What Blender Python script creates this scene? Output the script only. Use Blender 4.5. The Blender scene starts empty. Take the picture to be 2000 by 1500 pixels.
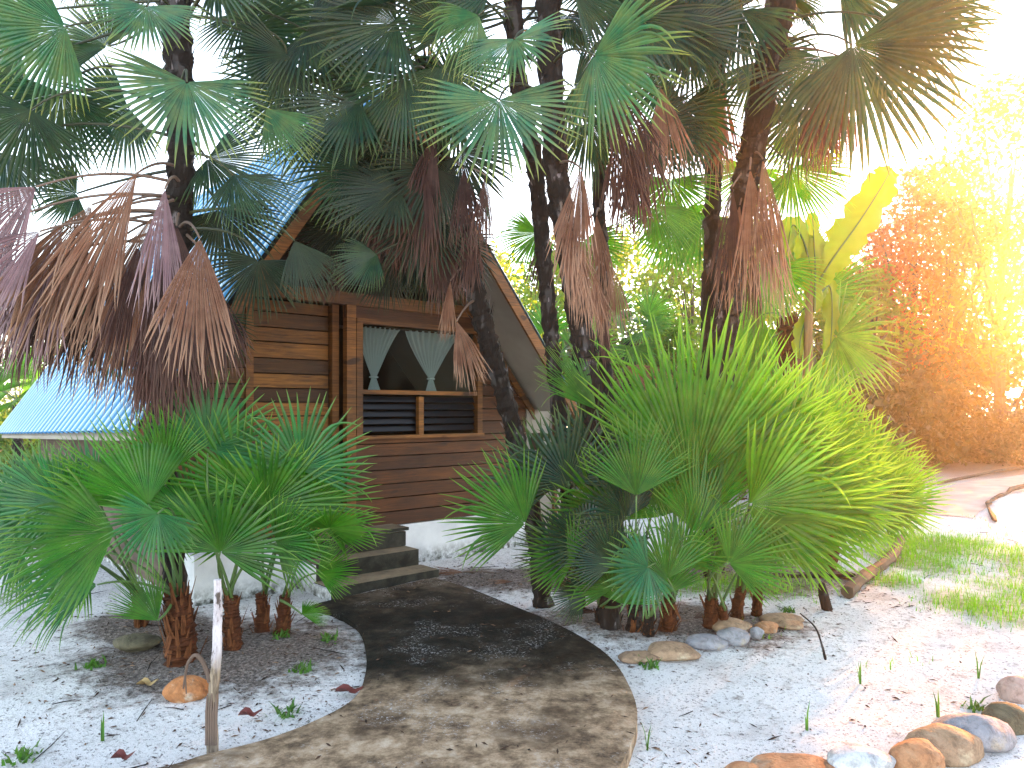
import bpy, bmesh, math, random
import numpy as np
from mathutils import Vector, noise, Matrix

random.seed(7); RNG = np.random.default_rng(11)
sc = bpy.context.scene
COL = sc.collection
rad = math.radians

# ------------------------------------------------------------------ camera, sky, sun, exposure
F = 1455.0; HY = 800.0; EYE = 1.6
cd = bpy.data.cameras.new("camera"); cam = bpy.data.objects.new("camera", cd); COL.objects.link(cam)
cam.location = (0, 0, EYE); cam.rotation_euler = (rad(90), 0, 0)
cd.sensor_width = 36; cd.lens = F/2000*36; cd.shift_y = (HY-750)/2000
cd.clip_start = 0.05; cd.clip_end = 500
sc.camera = cam
SUN_AZ = 38.0; SUN_EL = 12.5          # degrees right of the view direction, above the horizon
w = bpy.data.worlds.new("World"); sc.world = w; w.use_nodes = True
nt = w.node_tree
sky = nt.nodes.new('ShaderNodeTexSky'); sky.sky_type = 'NISHITA'; sky.sun_disc = False
sky.sun_elevation = rad(SUN_EL); sky.sun_rotation = rad(SUN_AZ)
sky.air_density = 1.0; sky.dust_density = 0.4; sky.ozone_density = 1.0
hs = nt.nodes.new('ShaderNodeHueSaturation'); hs.inputs['Saturation'].default_value = .62
nt.links.new(sky.outputs[0], hs.inputs['Color']); nt.links.new(hs.outputs[0], nt.nodes['Background'].inputs[0])
nt.nodes['Background'].inputs[1].default_value = 0.15
sd = bpy.data.lights.new("sun", 'SUN'); sun = bpy.data.objects.new("sun", sd); COL.objects.link(sun)
sd.energy = 5.0; sd.angle = rad(0.6); sd.color = (1.0, 0.34, 0.045)
sdir = Vector((math.sin(rad(SUN_AZ))*math.cos(rad(SUN_EL)), math.cos(rad(SUN_AZ))*math.cos(rad(SUN_EL)), math.sin(rad(SUN_EL))))
sun.rotation_euler = sdir.to_track_quat('Z', 'Y').to_euler()
sun.location = sdir*30
sc.view_settings.view_transform = 'Standard'; sc.view_settings.look = 'None'
sc.view_settings.exposure = 2.72; sc.view_settings.gamma = 1.0
sc.render.engine = 'CYCLES'

# ------------------------------------------------------------------ helpers
def at(px, py, Y): return Vector(((px-1000)/F*Y, Y, EYE-(py-HY)/F*Y))
def gat(px, py, z=0.0):
    Y = (EYE-z)*F/(py-HY); return Vector(((px-1000)/F*Y, Y, z))

def tag(o, label=None, cat=None, group=None, kind=None):
    if label: o['label'] = label
    if cat: o['category'] = cat
    if group: o['group'] = group
    if kind: o['kind'] = kind
    return o
def empty(name, loc, label, cat, group=None):
    o = bpy.data.objects.new(name, None); COL.objects.link(o); o.location = loc; o.empty_display_size = .1
    return tag(o, label, cat, group)
def mesh_obj(name, verts, faces, mat, parent=None, attrs=None, smooth=False, mats=None, midx=None):
    """verts in world space; if there is a parent the verts are stored relative to it"""
    me = bpy.data.meshes.new(name)
    V = np.asarray(verts, dtype=np.float32).reshape(-1, 3)
    if parent is not None:
        root = parent
        off = Vector(parent.location)
        while root.parent: root = root.parent; off += root.location
        V = V-np.array(off, dtype=np.float32)
    me.from_pydata(V.tolist() if len(V) < 200000 else V, [], faces if isinstance(faces, list) else faces.tolist())
    if mats:
        for m in mats: me.materials.append(m)
        if midx is not None: me.polygons.foreach_set('material_index', midx)
    else: me.materials.append(mat)
    if attrs:
        for k, a in attrs.items():
            t = me.attributes.new(k, 'FLOAT', 'POINT'); t.data.foreach_set('value', np.asarray(a, dtype=np.float32))
    if smooth: me.polygons.foreach_set('use_smooth', [True]*len(me.polygons))
    me.update()
    o = bpy.data.objects.new(name, me); COL.objects.link(o)
    if parent is not None: o.parent = parent
    return o
class MB:
    def __init__(s): s.v = []; s.f = []; s.a = []
    def add(s, vs, fs, a=0.0):
        n = len(s.v); s.v += [tuple(v) for v in vs]; s.f += [tuple(i+n for i in f) for f in fs]; s.a += [a]*len(vs)
    def box(s, o, ax, ay, az, a=0.0):
        """box from corner o with edge vectors"""
        o = Vector(o); ax = Vector(ax); ay = Vector(ay); az = Vector(az)
        vs = [o, o+ax, o+ax+ay, o+ay, o+az, o+ax+az, o+ax+ay+az, o+ay+az]
        s.add(vs, [(0, 3, 2, 1), (4, 5, 6, 7), (0, 1, 5, 4), (1, 2, 6, 5), (2, 3, 7, 6), (3, 0, 4, 7)], a)
    def tube(s, pts, rs, sides=8, a=0.0, jit=0.0):
        pts = [Vector(p) for p in pts]; n = len(pts); vs = []
        up = Vector((0.13, 1, 0.07)).normalized()
        for i, p in enumerate(pts):
            d = (pts[min(i+1, n-1)]-pts[max(i-1, 0)]).normalized()
            x = d.cross(up)
            if x.length < .05: x = d.cross(Vector((1, 0, 0)))
            x.normalize(); y = d.cross(x).normalized()
            for k in range(sides):
                t = 2*math.pi*k/sides; r = rs[i]*(1+random.uniform(-jit, jit))
                vs.append(p+x*math.cos(t)*r+y*math.sin(t)*r)
        fs = [(i*sides+k, i*sides+(k+1) % sides, (i+1)*sides+(k+1) % sides, (i+1)*sides+k) for i in range(n-1) for k in range(sides)]
        fs += [tuple(range(sides-1, -1, -1)), tuple((n-1)*sides+k for k in range(sides))]
        s.add(vs, fs, a)
    def build(s, name, mat, parent=None, smooth=False):
        return mesh_obj(name, s.v, s.f, mat, parent, {'var': s.a}, smooth)
def bez(p0, p1, p2, n=8):
    return [p0*(1-t)**2+p1*2*t*(1-t)+p2*t*t for t in [i/n for i in range(n+1)]]
def catmull(P, m=6):
    P = [Vector(p) for p in P]; Q = [P[0]*2-P[1]]+P+[P[-1]*2-P[-2]]; out = []
    for i in range(1, len(Q)-2):
        for k in range(m):
            t = k/m; a, b, c, d = Q[i-1], Q[i], Q[i+1], Q[i+2]
            out.append(.5*((2*b)+(c-a)*t+(2*a-5*b+4*c-d)*t*t+(3*b-a-3*c+d)*t**3))
    out.append(P[-1]); return out

# ------------------------------------------------------------------ materials
class NT:
    def __init__(s, name):
        s.m = bpy.data.materials.new(name); s.m.use_nodes = True; s.t = s.m.node_tree
        s.bsdf = s.t.nodes['Principled BSDF']; s.out = s.t.nodes['Material Output']
    def n(s, typ, **kw):
        o = s.t.nodes.new(typ)
        for k, v in kw.items(): setattr(o, k, v)
        return o
    def l(s, a, b): s.t.links.new(a, b)
    def noise(s, scale, detail=4, rough=.6, vec=None, dist=0.0):
        o = s.n('ShaderNodeTexNoise'); o.inputs['Scale'].default_value = scale; o.inputs['Detail'].default_value = detail
        o.inputs['Roughness'].default_value = rough; o.inputs['Distortion'].default_value = dist
        if vec is not None: s.l(vec, o.inputs['Vector'])
        return o.outputs['Fac']
    def ramp(s, fac, stops):
        o = s.n('ShaderNodeValToRGB'); e = o.color_ramp.elements
        while len(e) < len(stops): e.new(.5)
        for i, (p, c) in enumerate(stops): e[i].position = p; e[i].color = (*c, 1) if len(c) == 3 else c
        s.l(fac, o.inputs[0]); return o.outputs[0]
    def mix(s, fac, a, b, mode='MIX'):
        o = s.n('ShaderNodeMix', data_type='RGBA', blend_type=mode)
        for i, v in ((0, fac), (6, a), (7, b)):
            if isinstance(v, (int, float)): o.inputs[i].default_value = v
            elif isinstance(v, tuple): o.inputs[i].default_value = (*v, 1)
            else: s.l(v, o.inputs[i])
        return o.outputs[2]
    def math(s, op, a, b=0.0, c=0.0, clamp=False):
        o = s.n('ShaderNodeMath', operation=op, use_clamp=clamp)
        for i, v in ((0, a), (1, b), (2, c)):
            if isinstance(v, (int, float)): o.inputs[i].default_value = v
            else: s.l(v, o.inputs[i])
        return o.outputs[0]
    def attr(s, name): o = s.n('ShaderNodeAttribute', attribute_name=name); return o.outputs['Fac']
    def obj(s): return s.n('ShaderNodeTexCoord').outputs['Object']
    def rnd(s): return s.n('ShaderNodeObjectInfo').outputs['Random']
    def mapv(s, scale, vec=None):
        o = s.n('ShaderNodeMapping'); o.inputs['Scale'].default_value = scale
        s.l(vec if vec is not None else s.obj(), o.inputs['Vector']); return o.outputs[0]
    def bump(s, h, dist=.01, st=1.0):
        o = s.n('ShaderNodeBump'); o.inputs['Distance'].default_value = dist; o.inputs['Strength'].default_value = st
        s.l(h, o.inputs['Height']); s.l(o.outputs[0], s.bsdf.inputs['Normal']); return o.outputs[0]
    def done(s, col=None, rough=.6, spec=.4, metal=0):
        if col is not None:
            if isinstance(col, tuple): s.bsdf.inputs['Base Color'].default_value = (*col, 1)
            else: s.l(col, s.bsdf.inputs['Base Color'])
        if isinstance(rough, (int, float)): s.bsdf.inputs['Roughness'].default_value = rough
        else: s.l(rough, s.bsdf.inputs['Roughness'])
        s.bsdf.inputs['Specular IOR Level'].default_value = spec; s.bsdf.inputs['Metallic'].default_value = metal
        return s.m

def leaf_mat(name, c1, c2, tip, trans=.4, tcol=None, rough=.42, tipstart=.86, spec=.45):
    s = NT(name)
    base = s.mix(s.rnd(), c1, c2)
    v = s.attr('var')
    base = s.mix(s.math('MULTIPLY', v, .85), base, s.mix(.6, base, (0.0, 0.0, 0.0)))
    nz = s.noise(9, 3, .6, s.obj())
    base = s.mix(s.ramp(nz, [(.35, (0, 0, 0)), (.75, (.35, .35, .35))]), base, tip)
    r = s.attr('rad')
    base = s.mix(s.ramp(r, [(tipstart-.16, (0, 0, 0)), (tipstart, (.5,)*3), (1, (.9,)*3)]), base, tip)
    s.done(base, rough, spec)
    tr = s.n('ShaderNodeBsdfTranslucent')
    tc = s.mix(1.0, base, tcol if tcol else (1.6, 1.7, .9), 'MULTIPLY'); s.l(tc, tr.inputs[0])
    mx = s.n('ShaderNodeMixShader'); mx.inputs[0].default_value = trans
    s.l(s.bsdf.outputs[0], mx.inputs[1]); s.l(tr.outputs[0], mx.inputs[2]); s.l(mx.outputs[0], s.out.inputs['Surface'])
    return s.m
M = {}
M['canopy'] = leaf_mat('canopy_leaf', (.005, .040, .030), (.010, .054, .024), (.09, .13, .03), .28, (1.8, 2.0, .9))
M['canopy_shaded'] = leaf_mat('canopy_leaf_shaded', (.003, .022, .012), (.007, .028, .012), (.05, .06, .02), .2, (1.6, 1.8, .9), .6)  # darker copy of the canopy leaf, shade under the crowns in its colour
M['canopy_skylit'] = leaf_mat('canopy_leaf_skylit', (.022, .14, .08), (.032, .16, .058), (.26, .28, .06), .30, (1.8, 2.0, .9))  # brighter copy of the canopy leaf, sky sheen in its colour
M['dwarf'] = leaf_mat('dwarf_leaf', (.022, .135, .014), (.040, .18, .014), (.17, .26, .04), .38, (1.7, 2.7, .6))
M['dwarf_teal'] = leaf_mat('dwarf_leaf_teal', (.022, .16, .07), (.027, .17, .05), (.14, .24, .06), .34, (2.0, 2.2, .8))
M['lime'] = leaf_mat('lime_leaf', (.045, .165, .009), (.080, .20, .011), (.21, .30, .05), .46, (1.8, 2.8, .5))
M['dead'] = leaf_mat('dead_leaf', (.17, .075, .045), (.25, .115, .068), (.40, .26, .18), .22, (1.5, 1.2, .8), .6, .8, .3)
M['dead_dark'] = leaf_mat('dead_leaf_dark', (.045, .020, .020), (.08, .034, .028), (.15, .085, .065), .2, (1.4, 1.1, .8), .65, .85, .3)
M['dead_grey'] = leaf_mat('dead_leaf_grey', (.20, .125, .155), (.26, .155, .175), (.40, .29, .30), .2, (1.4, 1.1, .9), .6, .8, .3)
M['tree_leaf'] = leaf_mat('tree_leaf', (.09, .17, .015), (.17, .22, .02), (.28, .24, .04), .62, (2.4, 3.0, .6), .5, 1.2)
M['gold_leaf'] = leaf_mat('gold_leaf', (.24, .10, .006), (.32, .12, .008), (.40, .13, .010), .48, (2.6, 1.3, .25), .5, 1.2)  # sun glow on green trees put into an orange leaf colour
M['bush_leaf'] = leaf_mat('bush_leaf', (.035, .05, .008), (.06, .06, .010), (.14, .10, .02), .35, (2.4, 1.8, .6), .5, 1.2)
M['shrub_leaf'] = leaf_mat('shrub_leaf', (.06, .17, .02), (.10, .22, .03), (.25, .30, .05), .5, (2.2, 2.0, .6), .5, 1.2)
M['banana'] = leaf_mat('banana_leaf', (.15, .22, .012), (.18, .24, .012), (.24, .24, .03), .42, (2.2, 2.4, .5), .4, 1.2)
M['grass'] = leaf_mat('grass_blade', (.13, .28, .02), (.13, .28, .02), (.28, .36, .06), .5, (1.6, 2.6, .5), .5, .8)
M['weed'] = leaf_mat('weed_leaf', (.06, .20, .03), (.09, .24, .03), (.2, .3, .06), .4, None, .5, 1.2)

s = NT('petiole'); M['petiole'] = s.done(s.mix(s.rnd(), (.05, .11, .03), (.10, .17, .05)), .5)
s = NT('petiole_dark'); M['petiole_dark'] = s.done(s.mix(s.rnd(), (.025, .035, .02), (.06, .07, .03)), .5)
s = NT('petiole_dead'); M['petiole_dead'] = s.done(s.mix(s.rnd(), (.12, .08, .06), (.20, .14, .11)), .7)

def bark(name, a, b, sc_=(30, 30, 6), pale=None, bump=.012):
    s = NT(name); v = s.mapv(sc_); n1 = s.noise(1, 6, .7, v)
    c = s.ramp(n1, [(.3, a), (.7, b)])
    if pale:
        n2 = s.noise(1, 3, .5, s.mapv((14, 14, 5))); c = s.mix(s.ramp(n2, [(.56, (0, 0, 0)), (.64, (1, 1, 1))]), c, pale)
    s.bump(n1, bump); return s.done(c, .85, .2)
M['trunk'] = bark('palm_trunk', (.006, .005, .004), (.022, .017, .015), pale=(.06, .055, .055))
M['boot'] = bark('palm_boot', (.008, .006, .005), (.035, .027, .024), pale=(.22, .20, .21))
M['stub'] = bark('palm_stub', (.03, .010, .005), (.12, .038, .014))
M['tan_boot'] = bark('tan_boot', (.06, .02, .009), (.24, .09, .035))
M['bark'] = bark('bark', (.05, .035, .025), (.14, .10, .07), (6, 6, 1.5))
M['banana_stem'] = bark('banana_stem', (.14, .08, .04), (.32, .22, .10), (20, 20, 2))

def wood(name, c0, c1, rough=.6):
    """plank colour comes from the 'var' attribute, grain runs along the cabin's front"""
    s = NT(name); g = s.noise(1, 5, .65, s.mapv((2.2, 2.2, 38)), 1.2)
    k = s.noise(1, 2, .4, s.mapv((3.2, 3.2, 9)))
    v = s.attr('var')
    c = s.mix(v, c0, c1)
    c = s.mix(s.ramp(g, [(.30, (0, 0, 0)), (.62, (.95,)*3)]), c, s.mix(.72, c, (.02, .007, .003)))
    st_ = s.noise(1, 4, .6, s.mapv((1.2, 1.2, 2.5)))
    c = s.mix(s.ramp(st_, [(.48, (0, 0, 0)), (.70, (.75,)*3)]), c, (.03, .014, .009))
    c = s.mix(s.ramp(k, [(.66, (0, 0, 0)), (.72, (.85,)*3)]), c, (.035, .014, .008))
    s.bump(g, .004); return s.done(c, rough, .35)
M['plank'] = wood('plank_wood', (.018, .005, .002), (.42, .17, .030))
M['plank_red'] = wood('plank_wood_red', (.05, .014, .004), (.26, .085, .018))
M['trim'] = wood('trim_wood', (.10, .035, .010), (.42, .165, .035))

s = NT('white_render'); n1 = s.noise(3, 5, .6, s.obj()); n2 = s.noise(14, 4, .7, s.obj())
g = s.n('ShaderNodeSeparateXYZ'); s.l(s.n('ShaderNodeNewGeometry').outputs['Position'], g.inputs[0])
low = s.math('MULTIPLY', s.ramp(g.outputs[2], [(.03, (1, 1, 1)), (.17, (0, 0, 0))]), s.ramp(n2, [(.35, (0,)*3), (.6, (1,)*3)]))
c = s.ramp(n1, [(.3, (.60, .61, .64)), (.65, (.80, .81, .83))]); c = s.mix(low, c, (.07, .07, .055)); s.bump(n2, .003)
M['white'] = s.done(c, .8, .2)
s = NT('cream_board'); n1 = s.noise(2, 4, .6, s.obj()); M['cream'] = s.done(s.ramp(n1, [(.3, (.26, .235, .20)), (.7, (.34, .31, .27))]), .7, .2)
s = NT('step_concrete'); n1 = s.noise(5, 7, .7, s.obj()); n2 = s.noise(40, 3, .7, s.obj())
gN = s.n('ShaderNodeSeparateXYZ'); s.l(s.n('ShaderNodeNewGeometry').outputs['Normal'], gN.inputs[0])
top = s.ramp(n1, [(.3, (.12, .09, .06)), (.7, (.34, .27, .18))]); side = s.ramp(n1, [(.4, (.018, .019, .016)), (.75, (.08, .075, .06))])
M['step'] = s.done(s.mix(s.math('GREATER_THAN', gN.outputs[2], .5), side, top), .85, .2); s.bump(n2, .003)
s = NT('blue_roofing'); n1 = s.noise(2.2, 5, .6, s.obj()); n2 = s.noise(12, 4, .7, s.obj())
c = s.ramp(n1, [(.3, (.02, .18, .40)), (.7, (.04, .25, .48))]); c = s.mix(s.ramp(s.attr('var'), [(.45, (0,)*3), (.8, (.75,)*3)]), c, (.30, .48, .60)); c = s.mix(s.ramp(n2, [(.6, (0,)*3), (.8, (.4,)*3)]), c, (.35, .45, .5))  # rib crests painted pale as sky reflections
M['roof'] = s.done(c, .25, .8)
s = NT('dark_glass'); M['glass'] = s.done((.012, .014, .018), .08, .5)
s = NT('clear_glass'); s.t.nodes.remove(s.bsdf); a_ = s.n('ShaderNodeBsdfTransparent'); a_.inputs[0].default_value = (.8, .85, .85, 1); b_ = s.n('ShaderNodeBsdfGlossy'); b_.inputs['Roughness'].default_value = .05
fr_ = s.n('ShaderNodeFresnel'); fr_.inputs[0].default_value = 1.08; mx = s.n('ShaderNodeMixShader'); s.l(fr_.outputs[0], mx.inputs[0]); s.l(a_.outputs[0], mx.inputs[1]); s.l(b_.outputs[0], mx.inputs[2]); s.l(mx.outputs[0], s.out.inputs['Surface']); M['pane'] = s.m
s = NT('louvre'); M['louvre'] = s.done((.008, .009, .012), .3, .35)
s = NT('dark_interior'); M['interior'] = s.done((.03, .02, .015), .9, .1)
s = NT('curtain_fabric'); s.done((.8, .84, .84), .9, .1)
tr = s.n('ShaderNodeBsdfTranslucent'); tr.inputs[0].default_value = (.8, .84, .85, 1)
tp = s.n('ShaderNodeBsdfTransparent'); m1 = s.n('ShaderNodeMixShader'); m1.inputs[0].default_value = .35
m2 = s.n('ShaderNodeMixShader'); m2.inputs[0].default_value = .28
s.l(s.bsdf.outputs[0], m1.inputs[1]); s.l(tr.outputs[0], m1.inputs[2]); s.l(m1.outputs[0], m2.inputs[1]); s.l(tp.outputs[0], m2.inputs[2]); s.l(m2.outputs[0], s.out.inputs['Surface'])
M['curtain'] = s.m

# ------------------------------------------------------------------ ground, path
def fbm(x, y, s, o=4): return noise.fractal(Vector((x*s, y*s, 3.7)), 1.0, 2.0, o)
PL = [gat(*p, z=.06) for p in [(610, 1180), (660, 1196), (700, 1225), (715, 1270), (712, 1320), (690, 1362), (620, 1402), (520, 1440), (400, 1470), (285, 1500)]]
PR = [gat(*p, z=.06) for p in [(850, 1127), (920, 1148), (1000, 1180), (1080, 1213), (1150, 1250), (1200, 1290), (1235, 1350), (1245, 1400), (1232, 1450), (1205, 1500)]]
PL += [Vector((-2.35, 2.9, .06)), Vector((-3.4, 2.2, .06)), Vector((-5.2, 1.2, .06))]
PR += [Vector((.25, 2.75, .06)), Vector((-.3, 1.9, .06)), Vector((-2.2, .2, .06))]
BEDS = [(-1.9, 4.9, 1.15, .9), (.95, 5.5, 1.15, .65), (.1, 6.9, 1.4, .7), (-2.7, 5.4, .6, .5), (2.3, 7.2, 1.0, .9)]
def on_path(x, y):
    P = PL+PR[::-1]; c = False; j = len(P)-1
    for i in range(len(P)):
        if (P[i].y > y) != (P[j].y > y) and x < (P[j].x-P[i].x)*(y-P[i].y)/(P[j].y-P[i].y)+P[i].x: c = not c
        j = i
    return c
def bedf(x, y):
    b = 0
    for bx, by, rx, ry in BEDS: b = max(b, math.exp(-(((x-bx)/rx)**2+((y-by)/ry)**2)))
    return b
def gz(x, y):
    h = .035*fbm(x, y, .5)+.012*fbm(x, y, 2.4)+.07*bedf(x, y)
    if y < 12: h += .006*fbm(x, y, 9, 3)
    return h-.015
def axis_lines(lo, hi, d, far, g=1.22):
    a = list(np.arange(lo, hi, d)); st = d; v = a[-1]
    while v < far: st *= g; v += st; a.append(v)
    st = d; v = a[0]; b = []
    while v > -far: st *= g; v -= st; b.append(v)
    return b[::-1]+a
xs = axis_lines(-6, 7, .055, 62); ys = axis_lines(2.6, 11.5, .055, 62)
gv = []; soil = []; grassy = []; duff = []
GR = [(3.9, 10.5, .9, 1.3), (5.0, 8.9, .9, 1.0), (3.8, 6.0, .35, .7), (4.6, 5.6, .6, 1.6), (4.3, 8.0, .5, .8), (2.7, 7.9, .7, .6), (1.9, 6.6, .7, .3), (5.6, 7.4, .7, 1.6), (3.55, 7.0, .3, .35)]
def grassf(x, y):
    g = 0
    for bx, by, rx, ry in GR: g = max(g, math.exp(-(((x-bx)/rx)**2+((y-by)/ry)**2)))
    return g
for y in ys:
    for x in xs:
        inside = -7 < x < 8 and 1 < y < 13
        gv.append((x, y, gz(x, y)))
        n_ = fbm(x, y, 1.1, 5) if inside else 0
        soil.append(min(1, max(0, bedf(x, y)*1.7+.45*n_-.38)))
        lg = max(0, min(1, (-x-3.2)/1.5))*max(0, min(1, (y-11)/3))
        if inside: lg = max(lg, min(1, max(0, grassf(x, y)*1.6-.4+.4*n_)))
        grassy.append(lg)
        duff.append(max(0, min(1, (y-14)/7+(x-3)*.02)))
nx = len(xs); gf = [(j*nx+i, j*nx+i+1, (j+1)*nx+i+1, (j+1)*nx+i) for j in range(len(ys)-1) for i in range(nx-1)]
s = NT('white_sand'); o_ = s.obj()
n1 = s.noise(1.3, 6, .65, o_); n2 = s.noise(9, 5, .75, o_); n3 = s.noise(46, 4, .8, o_); n4 = s.noise(150, 2, .6, o_)
c = s.ramp(n1, [(.30, (.56, .53, .52)), (.43, (.78, .77, .77)), (.7, (.88, .87, .87))])
c = s.mix(s.ramp(n2, [(.55, (0,)*3), (.72, (.75,)*3)]), c, (.27, .23, .20))
c = s.mix(s.ramp(n3, [(.57, (0,)*3), (.61, (.9,)*3)]), c, (.10, .085, .08))
so = s.math('ADD', s.attr('soil'), s.math('MULTIPLY', s.math('SUBTRACT', n2, .5), 1.6))
c = s.mix(s.ramp(so, [(.25, (0,)*3), (.75, (.92,)*3)]), c, s.ramp(n3, [(.40, (.30, .25, .22)), (.47, (.12, .085, .065)), (.58, (.035, .024, .018))]))
c = s.mix(s.math('MULTIPLY', s.attr('grassy'), s.ramp(n2, [(.35, (.3,)*3), (.6, (.9,)*3)])), c, (.20, .24, .05))
c = s.mix(s.math('MULTIPLY', s.attr('duff'), .9), c, s.ramp(n2, [(.3, (.10, .05, .02)), (.7, (.26, .13, .05))]))
hh = s.math('ADD', s.math('MULTIPLY', n2, .6), s.math('ADD', s.math('MULTIPLY', n3, .35), s.math('MULTIPLY', n4, .12)))
c = s.mix(s.ramp(n4, [(.30, (.35,)*3), (.5, (0,)*3)]), c, (.30, .28, .28)); s.bump(hh, .045); M['sand'] = s.done(c, .95, .1)
g = mesh_obj('ground', gv, gf, M['sand'], attrs={'soil': soil, 'grassy': grassy, 'duff': duff}, smooth=True); tag(g, kind='structure')

# concrete path slab
s = NT('path_concrete'); o_ = s.obj()
n1 = s.noise(.9, 6, .65, o_, .1); n2 = s.noise(6.5, 8, .76, o_, .08); n3 = s.noise(60, 3, .8, o_); n5 = s.noise(2.2, 4, .6, o_)
sp = s.n('ShaderNodeSeparateXYZ'); s.l(o_, sp.inputs[0])
c = s.ramp(n2, [(.34, (.06, .042, .030)), (.45, (.20, .14, .09)), (.54, (.36, .26, .17)), (.66, (.52, .42, .32))])
c = s.mix(s.ramp(n5, [(.50, (0,)*3), (.64, (.75,)*3)]), c, (.07, .046, .03))
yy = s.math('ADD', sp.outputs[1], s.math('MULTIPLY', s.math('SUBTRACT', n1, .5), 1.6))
moss_shade = s.ramp(s.math('DIVIDE', yy, 10), [(.40, (0,)*3), (.455, (.93,)*3), (.56, (.97,)*3), (.66, (.7,)*3), (.72, (.6,)*3)])  # mossy stain with shade painted into the same dark band
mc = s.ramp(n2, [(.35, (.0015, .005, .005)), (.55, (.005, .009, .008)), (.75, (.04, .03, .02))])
c = s.mix(moss_shade, c, mc)
sand_m = s.math('MULTIPLY', s.ramp(n3, [(.56, (0,)*3), (.64, (1,)*3)]), s.ramp(s.noise(2.6, 4, .6, o_), [(.50, (0,)*3), (.62, (1,)*3)]))
c = s.mix(s.math('MULTIPLY', sand_m, .8), c, (.5, .49, .50))
s.bump(s.math('ADD', n2, s.math('MULTIPLY', n3, .35)), .012)
M['path'] = s.done(c, .85, .1)
def slab(name, L, Rr, z0, mat, cross=10):
    L = catmull(L, 5); Rr = catmull(Rr, 5); n = min(len(L), len(Rr)); L = L[:n]; Rr = Rr[:n]
    v = []; f = []
    W = cross+1
    for i in range(n):
        for k in range(W):
            t = k/cross; p = L[i].lerp(Rr[i], t)
            e = -.008 if k in (0, cross) else .004*fbm(p.x, p.y, 2)
            v.append((p.x, p.y, p.z+e))
    for i in range(n-1):
        for k in range(cross): f.append((i*W+k, i*W+k+1, (i+1)*W+k+1, (i+1)*W+k))
    b = len(v)
    for i in range(n):
        for k, P in ((0, L[i]), (cross, Rr[i])): v.append((P.x, P.y, z0))
    for i in range(n-1):
        f.append((i*W, (i+1)*W, b+2*(i+1), b+2*i)); f.append((i*W+cross, b+2*i+1, b+2*(i+1)+1, (i+1)*W+cross))
    f.append(tuple([k for k in range(W)]+[b+1, b]))
    return mesh_obj(name, v, f, mat, smooth=False)
p = slab('path', PL, PR, -.08, M['path'], 14); tag(p, kind='structure')
# pinkish far path on the right
s = NT('far_path_sand'); n1 = s.noise(2, 5, .6, s.obj()); M['farpath'] = s.done(s.ramp(n1, [(.3, (.52, .36, .29)), (.7, (.66, .53, .46))]), .95, .1)
fl = [gat(1760, 1000), gat(1835, 955), gat(2000, 925), gat(2300, 890)]; fr = [gat(1900, 1010), gat(1935, 985), gat(2010, 958), gat(2400, 905)]
v = []; f = []
fl = catmull(fl, 5); fr = catmull(fr, 5)
for a, b in zip(fl, fr):
    for k in range(7): q = a.lerp(b, k/6); v.append((q.x, q.y, gz(q.x, q.y)+.010))
for i in range(len(fl)-1):
    for k in range(6): f.append((i*7+k, i*7+k+1, (i+1)*7+k+1, (i+1)*7+k))
tag(mesh_obj('far_path', v, f, M['farpath'], smooth=True), kind='structure')
mb = MB(); q = [gat(1832, 946), gat(1900, 932), gat(2000, 914), gat(2200, 893)]
mb.tube([x+Vector((0, 0, .03)) for x in catmull(q, 4)], [.035]*13, 6)
tag(mb.build('edging', M['bark']), 'thin dark edging strip along the far side of the pink sandy path', 'path edging')
mb = MB(); q = [gat(1945, 1020), gat(1930, 985), gat(1965, 966), gat(2010, 950), gat(2200, 915)]
mb.tube([x+Vector((0, 0, .02)) for x in catmull(q, 5)], [random.uniform(.02, .06) for _ in range(21)], 7, jit=.3)
tag(mb.build('edging', M['bark']), 'crumbling brown earth edging at the right of the yellow grass', 'path edging')

# ------------------------------------------------------------------ cabin
YAW = rad(42); U = Vector((math.cos(YAW), math.sin(YAW), 0)); V_ = Vector((-math.sin(YAW), math.cos(YAW), 0)); ZZ = Vector((0, 0, 1))
P0 = Vector((-1.04, 7.76, 0))
def cw(t, v, z): return P0+U*t+V_*v+ZZ*z
cabin = empty('cabin', cw(-.5, 3, 0), 'A-frame timber cabin with blue corrugated roof on a white base behind the palms', 'cabin')
EL, PK, ER = (-2.82, 1.40), (-.65, 4.57), (1.82, 1.61); OV = .65; DEP = 5.6
def roof_t(z, side, inset=0.0):
    a, b = (EL, PK) if side < 0 else (ER, PK)
    k = (z-a[1])/(b[1]-a[1]); t = a[0]+(b[0]-a[0])*k
    return t-side*inset
# corrugated roof sheets: ribs run down the slope
def roof_side(E, sgn):
    mb_v = []; mb_f = []; cr = []; step = .019; n = int((DEP+OV+.1)/step); rows = 2
    d = Vector((E[0]-PK[0], 0, E[1]-PK[1])); L = d.length; d /= L
    nrm = Vector((-d.z*(1 if d.x > 0 else -1), 0, abs(d.x)))
    for i in range(n+1):
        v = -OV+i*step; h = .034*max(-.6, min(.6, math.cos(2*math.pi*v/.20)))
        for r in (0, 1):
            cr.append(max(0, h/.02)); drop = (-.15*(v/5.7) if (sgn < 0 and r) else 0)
            t = PK[0]+d.x*(L if r else 0); z = PK[1]+d.z*(L if r else 0)+drop
            mb_v.append(cw(t+nrm.x*(h+.05), v, z+nrm.z*(h+.05)))
    for i in range(n): mb_f.append((2*i, 2*i+1, 2*i+3, 2*i+2))
    return mb_v, mb_f, nrm, cr
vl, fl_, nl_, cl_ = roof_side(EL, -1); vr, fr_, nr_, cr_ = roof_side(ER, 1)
roof = mesh_obj('roof', vl+vr, fl_+[tuple(i+len(vl) for i in f) for f in fr_], M['roof'], cabin, attrs={'var': cl_+cr_}, smooth=True)
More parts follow.
